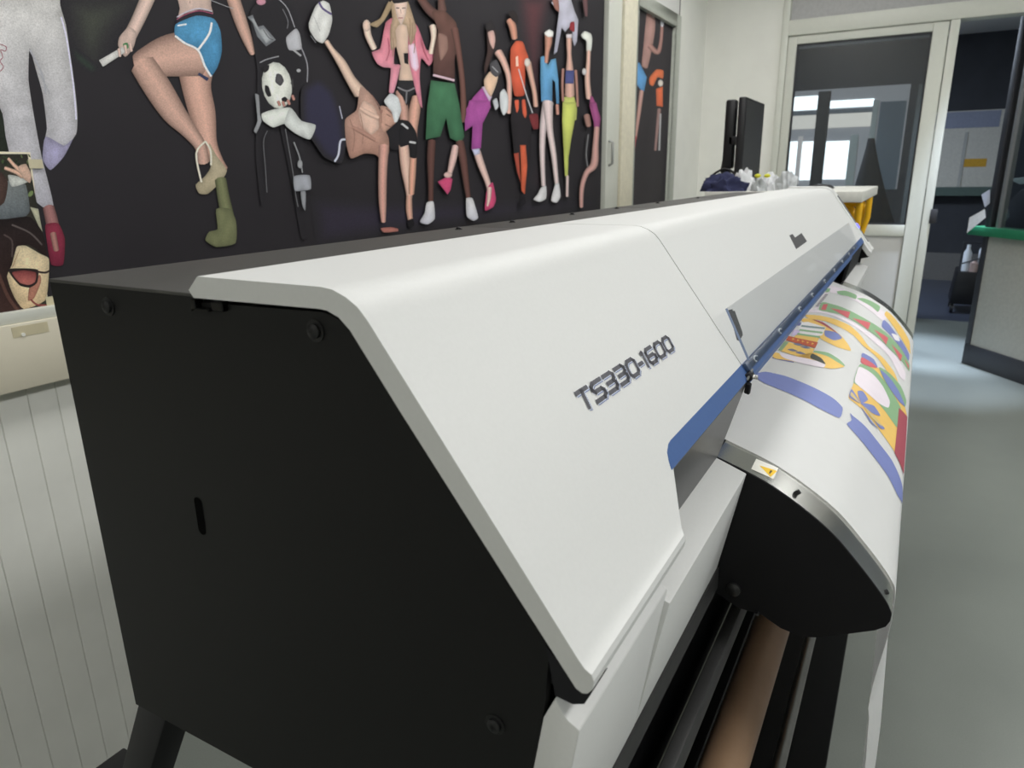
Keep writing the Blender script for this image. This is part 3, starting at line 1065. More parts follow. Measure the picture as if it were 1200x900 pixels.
box('stand_beam', (.45, .21, .3), (2.8, .26, .42), M_stand, prn, .004)
box('under_beam', (PX0 + .03, .150, .745), (PX1 - .05, .166, .78), mat('grey_beam', rgb(54, 54, 54), .55), prn, .003)
box('gap_dark_sheet', (PX0 + .05, .30, .30), (PX1 - .05, .31, .86), M_blackd, prn)  # added black sheet that keeps the gap under the body dark
box('dark_backing_plate', (.45, .025, .105), (2.8, .34, .125), M_stand, prn, .004)  # added black plate that darkens the floor seen under the printer
# take-up roll and tension bar
tube('take_up_tube', [(.36, .146, .55), (2.84, .146, .55)], .033, mat('brown_kraft_tube', rgb(172, 140, 112), .35, var=.12, scale=12), prn, 28)
tube('tension_bar', [(.38, .087, .44), (2.82, .087, .44)], .0105, M_steel, prn, 14)
for sx in (.38, 2.82):
    box('take_up_bracket', (sx - .02, .07, .40), (sx + .02, .21, .60), M_stand, prn, .004)

# ---------------------------------------------------------------- printed sheet over the platen
MED = [(.245, 1.0655), (.215, 1.0585), (.183, 1.0472), (.1424, 1.0335), (.1118, 1.0210), (.0757, 1.0010), (.0400, .9762), (.0098, .9455), (-.0139, .9185), (-.0265, .9015),
       (-.0325, .8880), (-.0340, .8600), (-.0350, .76), (-.0385, .68), (-.0425, .60), (-.045, .40), (-.045, .08)]
med = [(p.x, p.y) for p in spline([(a, b_, 0) for a, b_ in MED], 5)]
MX0, MX1 = .878, 2.335
th = []
for i, p in enumerate(med):
    a, c = Vector(med[max(i - 1, 0)]), Vector(med[min(i + 1, len(med) - 1)])
    t = (c - a).normalized()
    th.append((p[0] + t.y * -.0005, p[1] + t.x * .0005))
bm = bmesh.new()
NXM = 8
XK = [MX0, MX0 + .012, MX0 + .026, MX0 + .042, MX0 + .06, MX0 + .085, MX0 + .5, MX0 + 1.0, MX1]


def curl(x, z):   # the hanging edge of the paper rolls inwards a little
    a = max(0, 1 - (x - MX0) / .085)
    t = max(0, min(1, (.86 - z) / .16))
    return .0135 * a * a * t * t * (3 - 2 * t)


rows = [[[bm.verts.new((x, q[0] + curl(x, q[1]) - .002 * (1 if q[1] < .7 else 0), q[1])) for x in XK] for q in pr] for pr in (med, th)]
for sh in rows:
    for i in range(len(med) - 1):
        for k in range(NXM): bm.faces.new((sh[i][k], sh[i][k + 1], sh[i + 1][k + 1], sh[i + 1][k]))
for i in range(len(med) - 1):
    for k in (0, NXM): bm.faces.new((rows[0][i][k], rows[0][i + 1][k], rows[1][i + 1][k], rows[1][i][k]))
for i in (0, len(med) - 1):
    for k in range(NXM): bm.faces.new((rows[0][i][k], rows[0][i][k + 1], rows[1][i][k + 1], rows[1][i][k]))
pt = M_paper.node_tree
pb = pt.nodes['Principled BSDF']
trl = pt.nodes.new('ShaderNodeBsdfTranslucent')
trl.inputs[0].default_value = rgb(250, 250, 250)
pm = pt.nodes.new('ShaderNodeMixShader')
pm.inputs[0].default_value = .42
pt.links.new(pb.outputs[0], pm.inputs[1]); pt.links.new(trl.outputs[0], pm.inputs[2])
pt.links.new(pm.outputs[0], pt.nodes['Material Output'].inputs['Surface'])
media = from_bm('printed_sheet', bm, M_paper, None, 60)
tag(media, 'white paper sheet with colourful prints draped over the curved printer front', 'paper')


def sheet_map(u, v, off):
    return prof_pt(med, u, v, .0007 + off)


print_bits = []


def zc(pts, ox, oy, sc):
    return [(ox + a / sc, oy + b_ / sc) for a, b_ in pts]


def motif(pts, col, lay=1, smooth=True, parent=None):
    xs_ = []
    for u, v in pts:
        h = prof_hit(u, v, med)
        if h is None:
            for k in range(1, 30):
                h = prof_hit(u - k * 1.0, v, med)
                if h: break
        if h: xs_.append((min(max(h[0], MX0 + .004), MX1 - .004), min(h[1], 1.0)))
    if len(xs_) < 3: return None
    print_bits.append((xs_, col, lay, smooth))

YEL, GRN, RED, BLU, PNK, DRD = (242, 200, 108), (142, 182, 138), (212, 100, 108), (124, 136, 194), (240, 230, 238), (172, 78, 92)


def z1(*p): return zc(p, 880, 320, 6)
def z2(*p): return zc(p, 960, 400, 4.737)


# far row: pink border, green figures, barcode, green band with red wedges
motif(z1((560, 90), (640, 110), (760, 160), (880, 230), (960, 300), (930, 340), (870, 290), (740, 200), (620, 150), (540, 130)), PNK, 1)
motif(z1((605, 130), (660, 125), (740, 155), (735, 185), (680, 165), (615, 150)), GRN, 2)
motif(z1((745, 180), (800, 180), (905, 235), (890, 275), (850, 240), (790, 205)), GRN, 2)
motif(z1((540, 112), (562, 108), (470, 250), (440, 258)), PNK, 1, False)
motif(z1((535, 110), (560, 110), (548, 135), (520, 138)), GRN, 2, False)
for k in range(9):
    t0, t1 = k / 9, k / 9 + .07
    a, c = (522, 150), (450, 240)
    q = [(a[0] + (c[0] - a[0]) * t, a[1] + (c[1] - a[1]) * t) for t in (t0, t1)]
    motif(z1(q[0], (q[0][0] + 20, q[0][1] + 2), (q[1][0] + 20, q[1][1] + 2), q[1]), (110, 110, 112), 3, False)
motif(z1((505, 205), (620, 235), (760, 300), (880, 370), (980, 450), (1060, 540), (1112, 640), (1108, 690), (1060, 620), (960, 520), (860, 430), (740, 350), (620, 290), (480, 262)), GRN, 2)
motif(z1((508, 222), (540, 220), (525, 262), (490, 258)), RED, 3, False)
for q in (((555, 248), (697, 276), (682, 320)), ((710, 318), (840, 352), (822, 400)), ((862, 398), (964, 460), (948, 505)), ((985, 500), (1062, 580), (1050, 622)), ((1075, 600), (1108, 650), (1106, 680))):
    motif(z1(*q), RED, 3, False)
motif(z1((955, 270), (1010, 320), (1070, 400), (1112, 480), (1118, 570), (1090, 520), (1030, 420), (940, 300)), YEL, 2)
motif(z1((935, 330), (1000, 400), (1060, 480), (1110, 570), (1105, 620), (1060, 540), (990, 450), (920, 380)), BLU, 2)
motif(z1((985, 425), (1030, 440), (1045, 480), (1010, 470)), (240, 236, 240), 3)
# pink and yellow waves
motif(z1((400, 275), (520, 285), (640, 330), (760, 400), (880, 500), (980, 600), (1040, 720), (1075, 760), (1085, 700), (1020, 590), (920, 490), (800, 400), (660, 320), (520, 270), (420, 255)), PNK, 1)
motif(z1((385, 295), (480, 300), (590, 325), (700, 375), (770, 440), (830, 520), (930, 600), (1000, 690), (1030, 760), (1010, 790), (960, 700), (880, 590), (790, 515), (720, 440), (630, 385), (520, 340), (400, 318)), YEL, 2)
# upper half oval with green print
motif(z1((350, 325), (440, 325), (540, 370), (630, 440), (680, 500), (700, 548), (600, 520), (500, 470), (420, 400)), YEL, 2)
motif(z1((430, 328), (500, 345), (560, 385), (610, 430), (540, 385), (480, 352)), DRD, 3)
motif(z1((520, 405), (600, 420), (640, 460), (580, 475), (520, 445)), BLU, 3)
motif(z1((330, 350), (400, 345), (525, 385), (500, 440), (420, 450), (330, 420)), (240, 238, 238), 3, False)
for k in range(3):
    o = k * 28
    motif(z1((355 - o * .5, 368 + o), (520 - o * .6, 386 + o * 1.1), (516 - o * .6, 398 + o * 1.1), (350 - o * .5, 380 + o)), GRN if k else (128, 150, 150), 4, False)
motif(z1((300, 400), (345, 405), (330, 440), (280, 440)), (214, 200, 232), 3, False)
motif(z1((330, 350), (355, 350), (345, 372), (325, 375)), (110, 116, 168), 4, False)
motif(z1((330, 422), (480, 462), (455, 500), (300, 455)), YEL, 3, False)
motif(z1((262, 445), (470, 490), (450, 530), (245, 475)), (196, 92, 60), 4, False)
for k in range(5):
    motif(z1((290 + k * 34, 460 + k * 8), (306 + k * 34, 468 + k * 8), (288 + k * 34, 476 + k * 8)), (240, 190, 90), 5, False)
motif(z1((240, 480), (445, 535), (410, 610), (300, 580), (195, 545)), YEL, 3, False)
motif(z1((235, 482), (265, 488), (215, 550), (190, 545)), (140, 168, 132), 4, False)
for c in ((330, 505), (380, 525), (290, 545), (345, 565)):
    motif(z1((c[0] - 35, c[1] - 4), (c[0], c[1] - 9), (c[0] + 38, c[1] + 8), (c[0], c[1] + 9)), (120, 124, 150), 5)
# lower half oval
motif(z1((440, 548), (540, 562), (620, 610), (660, 655), (560, 640), (470, 580)), GRN, 2)
motif(z1((165, 560), (300, 590), (430, 560), (530, 585), (600, 625), (655, 660), (560, 675), (420, 650), (280, 620), (160, 600)), YEL, 3)
motif(z1((200, 565), (320, 590), (430, 612), (520, 645), (500, 668), (360, 640), (230, 600)), PNK, 4)
motif(z1((430, 570), (490, 600), (522, 645), (470, 625), (415, 600)), (70, 74, 66), 5)
motif(z1((150, 592), (200, 604), (300, 626), (300, 632), (200, 612), (150, 600)), (140, 140, 190), 2, False)
# long blue bars near the edge of the sheet
motif([(882, 440), (897, 436), (920, 441), (950, 453), (976, 467), (987, 478), (983, 490), (958, 478), (924, 461), (895, 449)], BLU, 2)
motif(z2((170, 400), (185, 415), (260, 480), (340, 580), (400, 660), (450, 770), (466, 850), (462, 900), (430, 850), (380, 750), (300, 640), (220, 540), (152, 462), (178, 440)), BLU, 2)
# second garment: bow, ovals and dark red block
motif(z2((225, 130), (330, 150), (420, 250), (470, 350), (486, 420), (470, 560), (455, 700), (420, 620), (330, 490), (240, 380), (162, 315), (190, 235)), YEL, 1)
motif(z2((240, 66), (300, 100), (322, 145), (290, 135), (236, 95)), BLU, 3)
motif(z2((236, 90), (300, 128), (318, 150), (270, 140), (230, 118)), RED, 4)
motif(z2((225, 128), (300, 155), (380, 250), (450, 370), (430, 480), (360, 385), (250, 270), (190, 232)), GRN, 3)
motif(z2((222, 142), (290, 180), (350, 250), (388, 330), (380, 370), (320, 340), (240, 270), (195, 228), (205, 180)), PNK, 4)
motif(z2((330, 145), (390, 180), (450, 250), (480, 330), (470, 365), (420, 300), (360, 220)), GRN, 4)
motif(z2((335, 160), (390, 205), (440, 280), (472, 360), (440, 335), (380, 250)), BLU, 5)
motif(z2((440, 370), (486, 420), (478, 560), (465, 740), (450, 690), (415, 620), (430, 480)), DRD, 4, False)
motif(z2((210, 280), (240, 280), (268, 325), (230, 345)), BLU, 5)
for q in (((178, 268), (225, 345), (165, 312)), ((225, 345), (300, 360), (336, 415), (290, 400)), ((232, 350), (300, 420), (360, 485), (330, 480)), ((225, 360), (290, 450), (330, 490), (280, 450))):
    motif(z2(*q), BLU, 5)
motif(z2((178, 285), (222, 345), (172, 305)), (214, 190, 130), 6)
motif(z2((240, 360), (330, 450), (345, 475), (290, 430)), (214, 190, 130), 6)
for xs_, col, lay, sm in print_bits:
    mname = 'ink_%d_%d_%d' % col
    wrap('printed_shape', xs_, med, mat(mname, rgb(*col), .55, var=.02), .0004 + lay * .00018, media, sm)

# ---------------------------------------------------------------- the wall mural (flat print on a board)
YM = YW - .016
K_MUR = 1.62
M_ink = print_mat('mural_ink', .6, .15, .16, 420)
BG = (38, 36, 40)
ur = 706.5
a, c = onY(ur, 120, YM), onY(-120, 250, YM)
mural = box('wall_mural', (-.6, YM, zr1 + .012), (a.x, YW - .001, CEIL), mat('mural_ground', rgb(38, 36, 39, K_MUR), .6, var=.12, scale=2.5, spec=.15), None)
tag(mural, 'dark wall mural printed with a row of sporty models', 'mural')
ink = Ink(lambda u, v, off: (lambda p: p)(onY(u, v, YM - .0001 - off)), K_MUR, .00008)


def m1(*p): return [(q[0] / 3, q[1] / 3) + tuple(x / 3 for x in q[2:]) for q in p]                 # offsets of enlarged views
def m2(*p): return [(350 + q[0] / 3, q[1] / 3) + tuple(x / 3 for x in q[2:]) for q in p]
def mf(*p): return [(530 + q[0] / 6.43, q[1] / 6.43) + tuple(x / 6.43 for x in q[2:]) for q in p]
def ml(*p): return [(420 + q[0] / 4, 120 + q[1] / 4) + tuple(x / 4 for x in q[2:]) for q in p]
def mb(*p): return [(280 + q[0] / 7.5, q[1] / 7.5) + tuple(x / 7.5 for x in q[2:]) for q in p]
def mh(*p): return [(280 + q[0] / 4.5, 60 + q[1] / 4.5) + tuple(x / 4.5 for x in q[2:]) for q in p]
def mg(*p): return [(410 + q[0] / 5.625, q[1] / 5.625) + tuple(x / 5.625 for x in q[2:]) for q in p]


SK, SKD, SKP, BRN, WH = (178, 138, 122), (146, 106, 92), (188, 160, 148), (92, 62, 55), (204, 202, 204)
# coloured glows of the printed backdrop
ink.poly(m1((225, -20), (520, -20), (420, 120), (360, 250), (290, 240), (235, 140)), (62, 66, 56), soft=(BG, .45))
ink.poly(m1((245, 160), (300, 190), (350, 240), (320, 262), (262, 215)), (46, 84, 54), soft=(BG, .5))
ink.poly(m1((-30, 0), (20, 0), (30, 520), (-30, 540)), (34, 40, 32))
ink.poly(m2((755, -20), (900, -20), (880, 120), (850, 420), (815, 470), (790, 250)), (84, 43, 48), soft=(BG, .5))
ink.poly(m2((800, 640), (850, 520), (900, 640), (1050, 720), (900, 740)), (66, 42, 48), soft=(BG, .5))
ink.poly(m2((40, 690), (300, 700), (700, 700), (1050, 690), (1050, 735), (500, 800), (60, 870)), (45, 40, 54), False, soft=(BG, .35))
# 1 white trousers at the far left
ink.poly(m1((-150, -20), (205, -20), (212, 20), (232, 90), (245, 180), (262, 300), (272, 400), (268, 470), (225, 520), (160, 500), (165, 450), (150, 330), (125, 240), (104, 170), (100, 280), (118, 400), (145, 545), (188, 722), (150, 728), (60, 640), (20, 480), (0, 380), (-150, 300)), (192, 190, 187), True, (184, 182, 194), 4)
ink.poly(m1((160, 480), (225, 512), (255, 490), (225, 550), (178, 598), (150, 560)), (150, 145, 180))
ink.line(m1((105, 175), (150, 265), (160, 330)), 2, (150, 150, 158))
ink.line(m1((140, 260), (175, 330)), 1.6, (150, 150, 156))
ink.line(m1((215, 60), (235, 140), (258, 300), (268, 420)), 2, (192, 190, 214))
ink.line(m1((0, 155), (22, 165), (18, 180), (2, 175), (10, 200), (0, 215), (12, 235), (0, 252)), 1.0, (150, 80, 96))
ink.limb(m1((170, 728, 40), (185, 790, 44), (205, 890, 36)), (140, 92, 90))
ink.poly(m1((160, 790), (205, 785), (228, 840), (222, 930), (180, 930), (165, 850)), (140, 40, 62), True, (120, 30, 54))
ink.limb(m1((186, 820, 22), (198, 880, 20)), (150, 100, 92))
# 2 blue shorts, raised knee, wedge shoe
ink.poly(m1((626, -30), (738, -30), (742, 20), (748, 52), (690, 46), (628, 66), (632, 30)), SKP)
ink.line(m1((668, 2), (668, 12)), 1, (150, 116, 104))
ink.limb(m1((525, -20, 52), (490, 60, 48), (455, 130, 46)), SKP)
ink.poly(m1((452, 95), (480, 115), (470, 165), (440, 200), (415, 160), (420, 130)), SKP)
ink.poly(m1((348, 212), (430, 165), (446, 180), (362, 235)), (200, 198, 194), False)
ink.poly(m1((432, 155), (448, 150), (452, 168), (440, 174)), (70, 140, 80))
for t in ((418, 190), (440, 178), (458, 172)): ink.limb(m1((t[0], t[1] - 18, 12), (t[0] + 4, t[1] + 8, 10)), SKP)
ink.limb(m1((815, -20, 46), (845, 70, 44), (870, 140, 34), (888, 190, 18)), SK)
ink.limb(m1((690, 205, 150), (690, 300, 104), (712, 400, 92), (732, 500, 62), (760, 560, 44), (780, 600, 46)), (188, 142, 124))
ink.limb(m1((705, 185, 165), (600, 195, 150), (520, 220, 112), (497, 235, 96)), SK)
ink.limb(m1((500, 225, 90), (555, 310, 96), (610, 395, 84), (665, 460, 56), (705, 515, 42), (715, 570, 44)), SK)

ink.poly(m1((618, 70), (650, 48), (700, 34), (746, 42), (754, 72), (700, 60), (650, 68), (620, 92)), (44, 38, 48), False)
ink.line(m1((622, 60), (655, 42), (700, 30), (746, 40)), 1.3, (180, 174, 190))
ink.line(m1((622, 68), (655, 50), (700, 38), (748, 48)), 1.0, (160, 70, 100))
ink.poly(m1((618, 85), (690, 55), (752, 66), (775, 110), (780, 180), (765, 235), (740, 270), (715, 225), (695, 175), (650, 150), (615, 125)), (66, 142, 190), True, (56, 128, 178))
ink.line(m1((744, 80), (735, 120), (696, 176)), 2.6, (210, 216, 214))
ink.line(m1((616, 126), (650, 152), (696, 176), (720, 232), (742, 268)), 2.4, (210, 216, 220))
ink.poly(m1((700, 255), (735, 275), (728, 285), (695, 262)), (50, 60, 96), False)
ink.line(m1((625, 90), (655, 85)), 2, (200, 210, 220))
ink.line(m1((735, -2), (790, 20), (820, 30)), .7, (150, 150, 156))
# wedge shoes
ink.poly(m1((735, 500), (760, 545), (798, 600), (770, 645), (730, 682), (700, 680), (688, 650), (720, 620), (740, 590), (742, 540)), (186, 172, 140), True, (168, 154, 122), 3)
ink.line(m1((722, 497), (690, 540), (708, 640)), 2.2, (206, 200, 182))
ink.line(m1((722, 497), (740, 530), (742, 580)), 2.2, (206, 200, 182))
ink.limb(m1((775, 630, 40), (785, 690, 42), (795, 740, 46), (802, 790, 56)), (104, 108, 72))
ink.poly(m1((760, 735), (810, 735), (830, 780), (828, 855), (760, 868), (722, 845), (735, 815), (765, 805)), (112, 116, 78))
# 3 dark clad figure with helmet strap, football
ink.poly(m1((880, 40), (960, -20), (1040, 10), (1075, 150), (1080, 290), (1050, 330), (1075, 600), (1085, 830), (1060, 840), (1020, 620), (975, 420), (940, 600), (920, 730), (900, 560), (900, 400), (905, 250)), (34, 32, 36), soft=(BG, .12))
ink.poly(mb((75, 150), (120, 130), (165, 235), (215, 222), (325, 350), (240, 408), (160, 320), (120, 200)), (120, 124, 130), False)
ink.poly(mb((105, 165), (130, 160), (180, 260), (225, 250), (290, 345), (240, 380), (185, 300)), (160, 164, 168), False)
ink.line(mb((215, 260), (260, 330), (300, 350)), .8, (60, 60, 66))
ink.line(mb((350, -10), (430, 80), (490, 240)), 1.0, (150, 150, 158))
ink.poly(mb((500, 250), (535, 300), (550, 430), (440, 440), (415, 330)), (170, 170, 176))
ink.line(mb((480, 440), (545, 490)), 2.2, (150, 150, 154))
ink.line(mb((540, 400), (600, 560), (600, 720)), 1.2, (140, 140, 148))
ink.line(mb((385, 80), (430, 180), (425, 250)), .8, (110, 110, 116))
ink.line(mb((185, 550), (250, 520), (350, 495)), 1.3, (140, 140, 146))
ink.blob(280 + 195 / 7.5, 2, 5.5, 4, (196, 130, 150))
ink.blob(280 + 525 / 7.5, 620 / 7.5, 2.4, 2, (150, 150, 154))
ink.blob(324.5, 100, 17.5, 27.5, (206, 208, 198), -.15)
ink.poly(mb((330, 650), (370, 655), (395, 710), (365, 755), (320, 720)), (70, 68, 72))
ink.poly(mb((230, 750), (260, 760), (285, 840), (255, 850), (228, 800)), (34, 32, 34))
ink.poly(mb((375, 865), (405, 850), (430, 875), (410, 898), (380, 890)), (34, 32, 34))
ink.poly(mb((210, 600), (265, 570), (260, 615), (225, 640)), (40, 38, 40))
ink.poly(mb((455, 730), (475, 690), (480, 770)), (60, 58, 60))
for q in ((345, 900), (385, 905), (430, 890), (470, 850)): ink.limb(mb((q[0], q[1] - 10, 26), (q[0] + 14, q[1] + 26, 26)), (170, 116, 104))
# 4 woman in the pink jacket
ink.limb(mg((330, 600, 60), (350, 700, 66), (360, 800, 56)), (178, 132, 116))
ink.limb(mg((440, 640, 60), (425, 740, 76), (415, 860, 60), (420, 930, 50)), (192, 140, 120))
ink.poly(mg((245, 850), (330, 790), (390, 800), (440, 880), (430, 960), (280, 990), (250, 920)), (34, 32, 36))
ink.line(mg((340, 820), (385, 840)), 2.6, (180, 180, 184))
ink.limb(ml((212, 200, 46), (222, 300, 48), (235, 400, 32), (240, 450, 26)), (204, 160, 142))
ink.limb(ml((258, 250, 30), (252, 340, 34), (248, 430, 26)), (196, 140, 116))
ink.poly(ml((190, 130), (215, 85), (240, 110), (275, 160), (272, 260), (240, 255), (240, 200), (195, 208)), (32, 30, 34))
ink.line(ml((205, 100), (232, 122)), 2.4, (180, 180, 182))
ink.line(ml((240, 185), (268, 190)), 2.4, (180, 180, 182))
ink.limb(ml((238, 440, 26), (238, 500, 30), (245, 560, 22)), (190, 140, 120))
ink.poly(ml((228, 555), (255, 545), (262, 575), (240, 590), (230, 575)), (26, 24, 28))
ink.poly(mg((300, 160), (385, 160), (398, 290), (405, 420), (420, 535), (325, 535), (335, 430), (305, 300)), (200, 168, 146))
ink.poly(mg((320, 530), (420, 530), (440, 600), (400, 640), (375, 700), (350, 640), (310, 590)), (40, 38, 42), False)
ink.line(mg((315, 575), (375, 600), (425, 580)), 1.8, (120, 116, 120))
ink.line(mg((375, 600), (370, 680)), 1.8, (110, 108, 112))
ink.poly(mg((235, 150), (285, 120), (300, 250), (290, 420), (335, 430), (290, 610), (258, 610), (270, 450), (225, 445), (180, 420), (145, 345), (200, 320)), (214, 112, 128), True, (222, 140, 160), 3)
ink.poly(mg((400, 130), (450, 180), (505, 330), (550, 330), (548, 400), (520, 434), (470, 385), (460, 520), (478, 712), (450, 660), (415, 520), (385, 380), (385, 240)), (212, 108, 128), True, (224, 130, 152), 3)
ink.poly(mg((385, 300), (430, 290), (455, 440), (435, 470), (405, 440)), (226, 180, 200))
ink.poly(mg((355, 350), (385, 350), (385, 425), (360, 415)), (30, 28, 30), False)
ink.limb(mg((110, 150, 50), (120, 230, 44), (160, 320, 40)), (208, 178, 160))
ink.blob(429.5, 30, 4.4, 7, (208, 178, 160))
ink.limb(mg((550, 170, 52), (552, 250, 34), (535, 350, 36)), (208, 178, 160))
ink.poly(mg((270, 10), (300, -10), (375, -5), (420, 120), (440, 200), (400, 300), (375, 170), (330, 160), (300, 200), (310, 300), (270, 330), (265, 200), (280, 120)), (176, 146, 112), True, (190, 158, 130), 3)
ink.poly(mg((130, 160), (200, 120), (255, 10), (285, 30), (230, 130), (180, 180)), (166, 140, 104))
ink.poly(mg((295, 10), (375, 10), (370, 90), (340, 165), (310, 110)), (208, 178, 162))
ink.poly(mg((275, -20), (385, -20), (380, 10), (290, 22)), (34, 30, 32))
ink.line(mg((320, 118), (348, 118)), 1.3, (166, 100, 100))
ink.line(mg((305, 52), (325, 54)), 1.2, (92, 70, 66))
ink.line(mg((345, 54), (366, 52)), 1.2, (92, 70, 66))
ink.line(mg((335, 60), (337, 90)), .8, (172, 134, 122))
for q in ((270, 160), (285, 250), (410, 150), (425, 230), (395, 120)): ink.line(mg(q, (q[0] + 4, q[1] + 60), (q[0] - 2, q[1] + 120)), .7, (140, 112, 86))
ink.line(mg((250, 250), (262, 330), (240, 400)), .9, (176, 84, 104))
ink.line(mg((470, 250), (490, 330), (520, 400)), .9, (176, 84, 104))
ink.poly(mh((85, 225), (105, 232), (112, 330), (120, 370), (92, 432), (78, 420), (98, 365)), (134, 136, 140))
ink.line(mh((150, 420), (130, 480), (140, 620), (148, 745)), .9, (98, 98, 102))
ink.line(mh((245, 410), (285, 640), (300, 760), (312, 820)), .9, (104, 104, 108))
ink.line(mh((290, 480), (320, 560), (335, 640)), 1.5, (130, 132, 136))
ink.blob(280 + 322 / 4.5, 60 + 595 / 4.5, 3, 5, (150, 152, 156))
ink.poly(mh((290, 660), (372, 655), (380, 725), (340, 735), (295, 735)), (150, 153, 162))
ink.poly(mh((325, 740), (352, 740), (350, 840), (336, 820)), (132, 134, 140))
# bare torso acrobat: white trainer, navy trousers, body, cap, ball
ink.poly(mh((330, 200), (420, 140), (500, 200), (550, 330), (570, 460), (540, 590), (450, 560), (380, 460), (330, 380)), (44, 42, 64), soft=(BG, .2))
ink.poly(m1((920, 400), (960, 385), (1020, 378), (1050, 415), (1050, 440), (1000, 435), (960, 448), (925, 425)), (204, 208, 200))
ink.poly(m1((1020, 380), (1060, 425), (1110, 440), (1090, 490), (1040, 470), (1000, 435)), (196, 200, 196))
ink.line(mh((545, 355), (530, 290)), 1.2, (170, 172, 190))
ink.line(mh((560, 465), (535, 475), (525, 545), (505, 582)), 2.4, (180, 184, 200))
ink.limb(mh((462, -52, 26), (490, -8, 28), (540, 60, 46), (590, 150, 52), (640, 220, 70)), (200, 166, 146))
ink.poly(mh((640, 190), (690, 220), (735, 290), (760, 390), (790, 460), (790, 540), (760, 580), (720, 545), (660, 540), (590, 565), (565, 480), (560, 360), (620, 310)), (196, 152, 134), True, (170, 122, 104))
ink.poly(mh((660, 260), (720, 300), (740, 400), (700, 440), (650, 400), (630, 320)), (212, 172, 152))
ink.line(mh((585, 360), (610, 440), (600, 530)), .8, (140, 98, 84))
ink.line(mh((640, 330), (655, 420), (650, 490)), .8, (150, 106, 92))
ink.limb(mh((765, 500, 56), (760, 590, 48), (757, 700, 44), (758, 800, 40), (762, 900, 24)), (188, 136, 122))
ink.poly(ml((105, 590), (150, 585), (185, 592), (186, 604), (120, 610)), (176, 104, 92))
ink.poly(mh((745, 290), (790, 300), (830, 370), (790, 410), (765, 430), (745, 395)), (190, 142, 122))
ink.poly(mh((765, 262), (800, 222), (840, 245), (856, 310), (835, 372), (820, 375), (805, 320), (785, 295)), (206, 210, 212))
ink.line(mh((775, 300), (808, 330)), .9, (70, 50, 50))
ink.line(mh((778, 332), (800, 345)), .8, (92, 60, 54))
ink.line(mh((770, 385), (800, 398), (815, 385)), 1.0, (120, 84, 74))
ink.blob(280 + 752 / 4.5, 60 + 318 / 4.5, 1.3, 2.4, (150, 104, 90), .3)
ink.limb(mh((640, 300, 16), (690, 330, 26), (735, 350, 20)), (206, 166, 146), .9, 1.06)
ink.limb(mh((600, 400, 14), (660, 430, 22), (720, 470, 14)), (168, 122, 106), .95, 1.0)
ink.line(mh((700, 230), (745, 300), (752, 380)), .8, (142, 100, 88))
ink.poly(m2((36, 80), (60, 20), (85, 2), (108, 14), (118, 70), (106, 120), (85, 152), (60, 140), (38, 105)), (204, 204, 200))
ink.line(m2((72, 8), (85, 30), (115, 50)), 2.4, (84, 72, 120))
ink.line(m2((55, 60), (75, 110)), .6, (150, 150, 150))
ink.line(m2((42, 125), (60, 150)), 1, (120, 120, 126))
# 5 tall figure in green shorts
ink.limb(mg((460, -20, 50), (520, 60, 60), (580, 110, 70)), (92, 60, 54))
ink.limb(mg((600, -20, 40), (610, 70, 60)), BRN)
ink.poly(mg((540, 80), (620, 70), (700, 150), (710, 260), (690, 400), (685, 530), (555, 500), (555, 330), (580, 200)), (104, 68, 58), True, (84, 54, 50))
ink.poly(mg((585, 220), (640, 240), (645, 330), (600, 400), (585, 320)), (142, 104, 92))
ink.limb(mg((690, 190, 50), (715, 330, 40), (740, 520, 36), (750, 720, 40), (745, 800, 36)), (100, 64, 56))
ink.line(mg((550, 495), (620, 512), (688, 530)), 2.6, (190, 160, 172))
ink.poly(mg((535, 530), (690, 550), (720, 680), (755, 900), (730, 945), (660, 910), (635, 780), (595, 900), (500, 920), (510, 700)), (62, 118, 80), False, (54, 106, 72))
ink.limb(ml((345, 180, 36), (340, 260, 36), (340, 370, 26), (340, 465, 24)), (88, 56, 50))
ink.limb(ml((475, 185, 40), (490, 260, 36), (505, 370, 28), (516, 450, 22)), (92, 58, 52))
ink.poly(ml((320, 470), (352, 465), (358, 545), (325, 572), (288, 560), (310, 520)), WH, True, (184, 184, 196))
ink.poly(ml((505, 450), (535, 450), (562, 540), (540, 555), (508, 535)), WH, True, (184, 184, 196))
# 6 woman in magenta leggings
ink.limb(ml((455, 205, 30), (445, 260, 34), (428, 330, 24)), (196, 158, 150))
ink.poly(ml((372, 372), (420, 345), (442, 360), (432, 410), (418, 432)), (206, 62, 110), False)
ink.blob(420 + 420 / 4, 120 + 340 / 4, 5, 3.4, (206, 168, 160))
ink.limb(ml((556, 230, 34), (575, 290, 34), (605, 370, 26), (618, 420, 24)), (200, 162, 152))
ink.poly(ml((605, 400), (630, 375), (645, 455), (632, 490), (596, 508), (592, 490)), (208, 60, 108), True)
ink.limb(ml((615, 400, 22), (612, 450, 18), (605, 485, 10)), (204, 164, 154))
ink.poly(mf((105, 820), (160, 730), (225, 660), (280, 740), (290, 810), (230, 900), (105, 940)), (164, 64, 146), False)
ink.poly(ml((498, 90), (520, -10), (620, -10), (612, 40), (582, 100), (575, 215), (530, 222), (535, 110), (500, 135)), (164, 66, 148), False, (156, 62, 146))
ink.poly(ml((532, 220), (568, 216), (570, 240), (545, 250)), (176, 178, 206), False)
ink.poly(mf((220, 655), (245, 650), (300, 730), (280, 765)), (196, 170, 200), False)
ink.poly(mf((240, 600), (285, 540), (345, 570), (330, 640), (290, 730), (245, 660)), (206, 170, 140))
ink.limb(mf((345, 390, 60), (385, 460, 50), (425, 580, 40), (430, 720, 38), (425, 850, 34)), (190, 146, 132))
ink.poly(mf((285, 480), (335, 450), (370, 540), (330, 580), (290, 545)), (74, 72, 76))
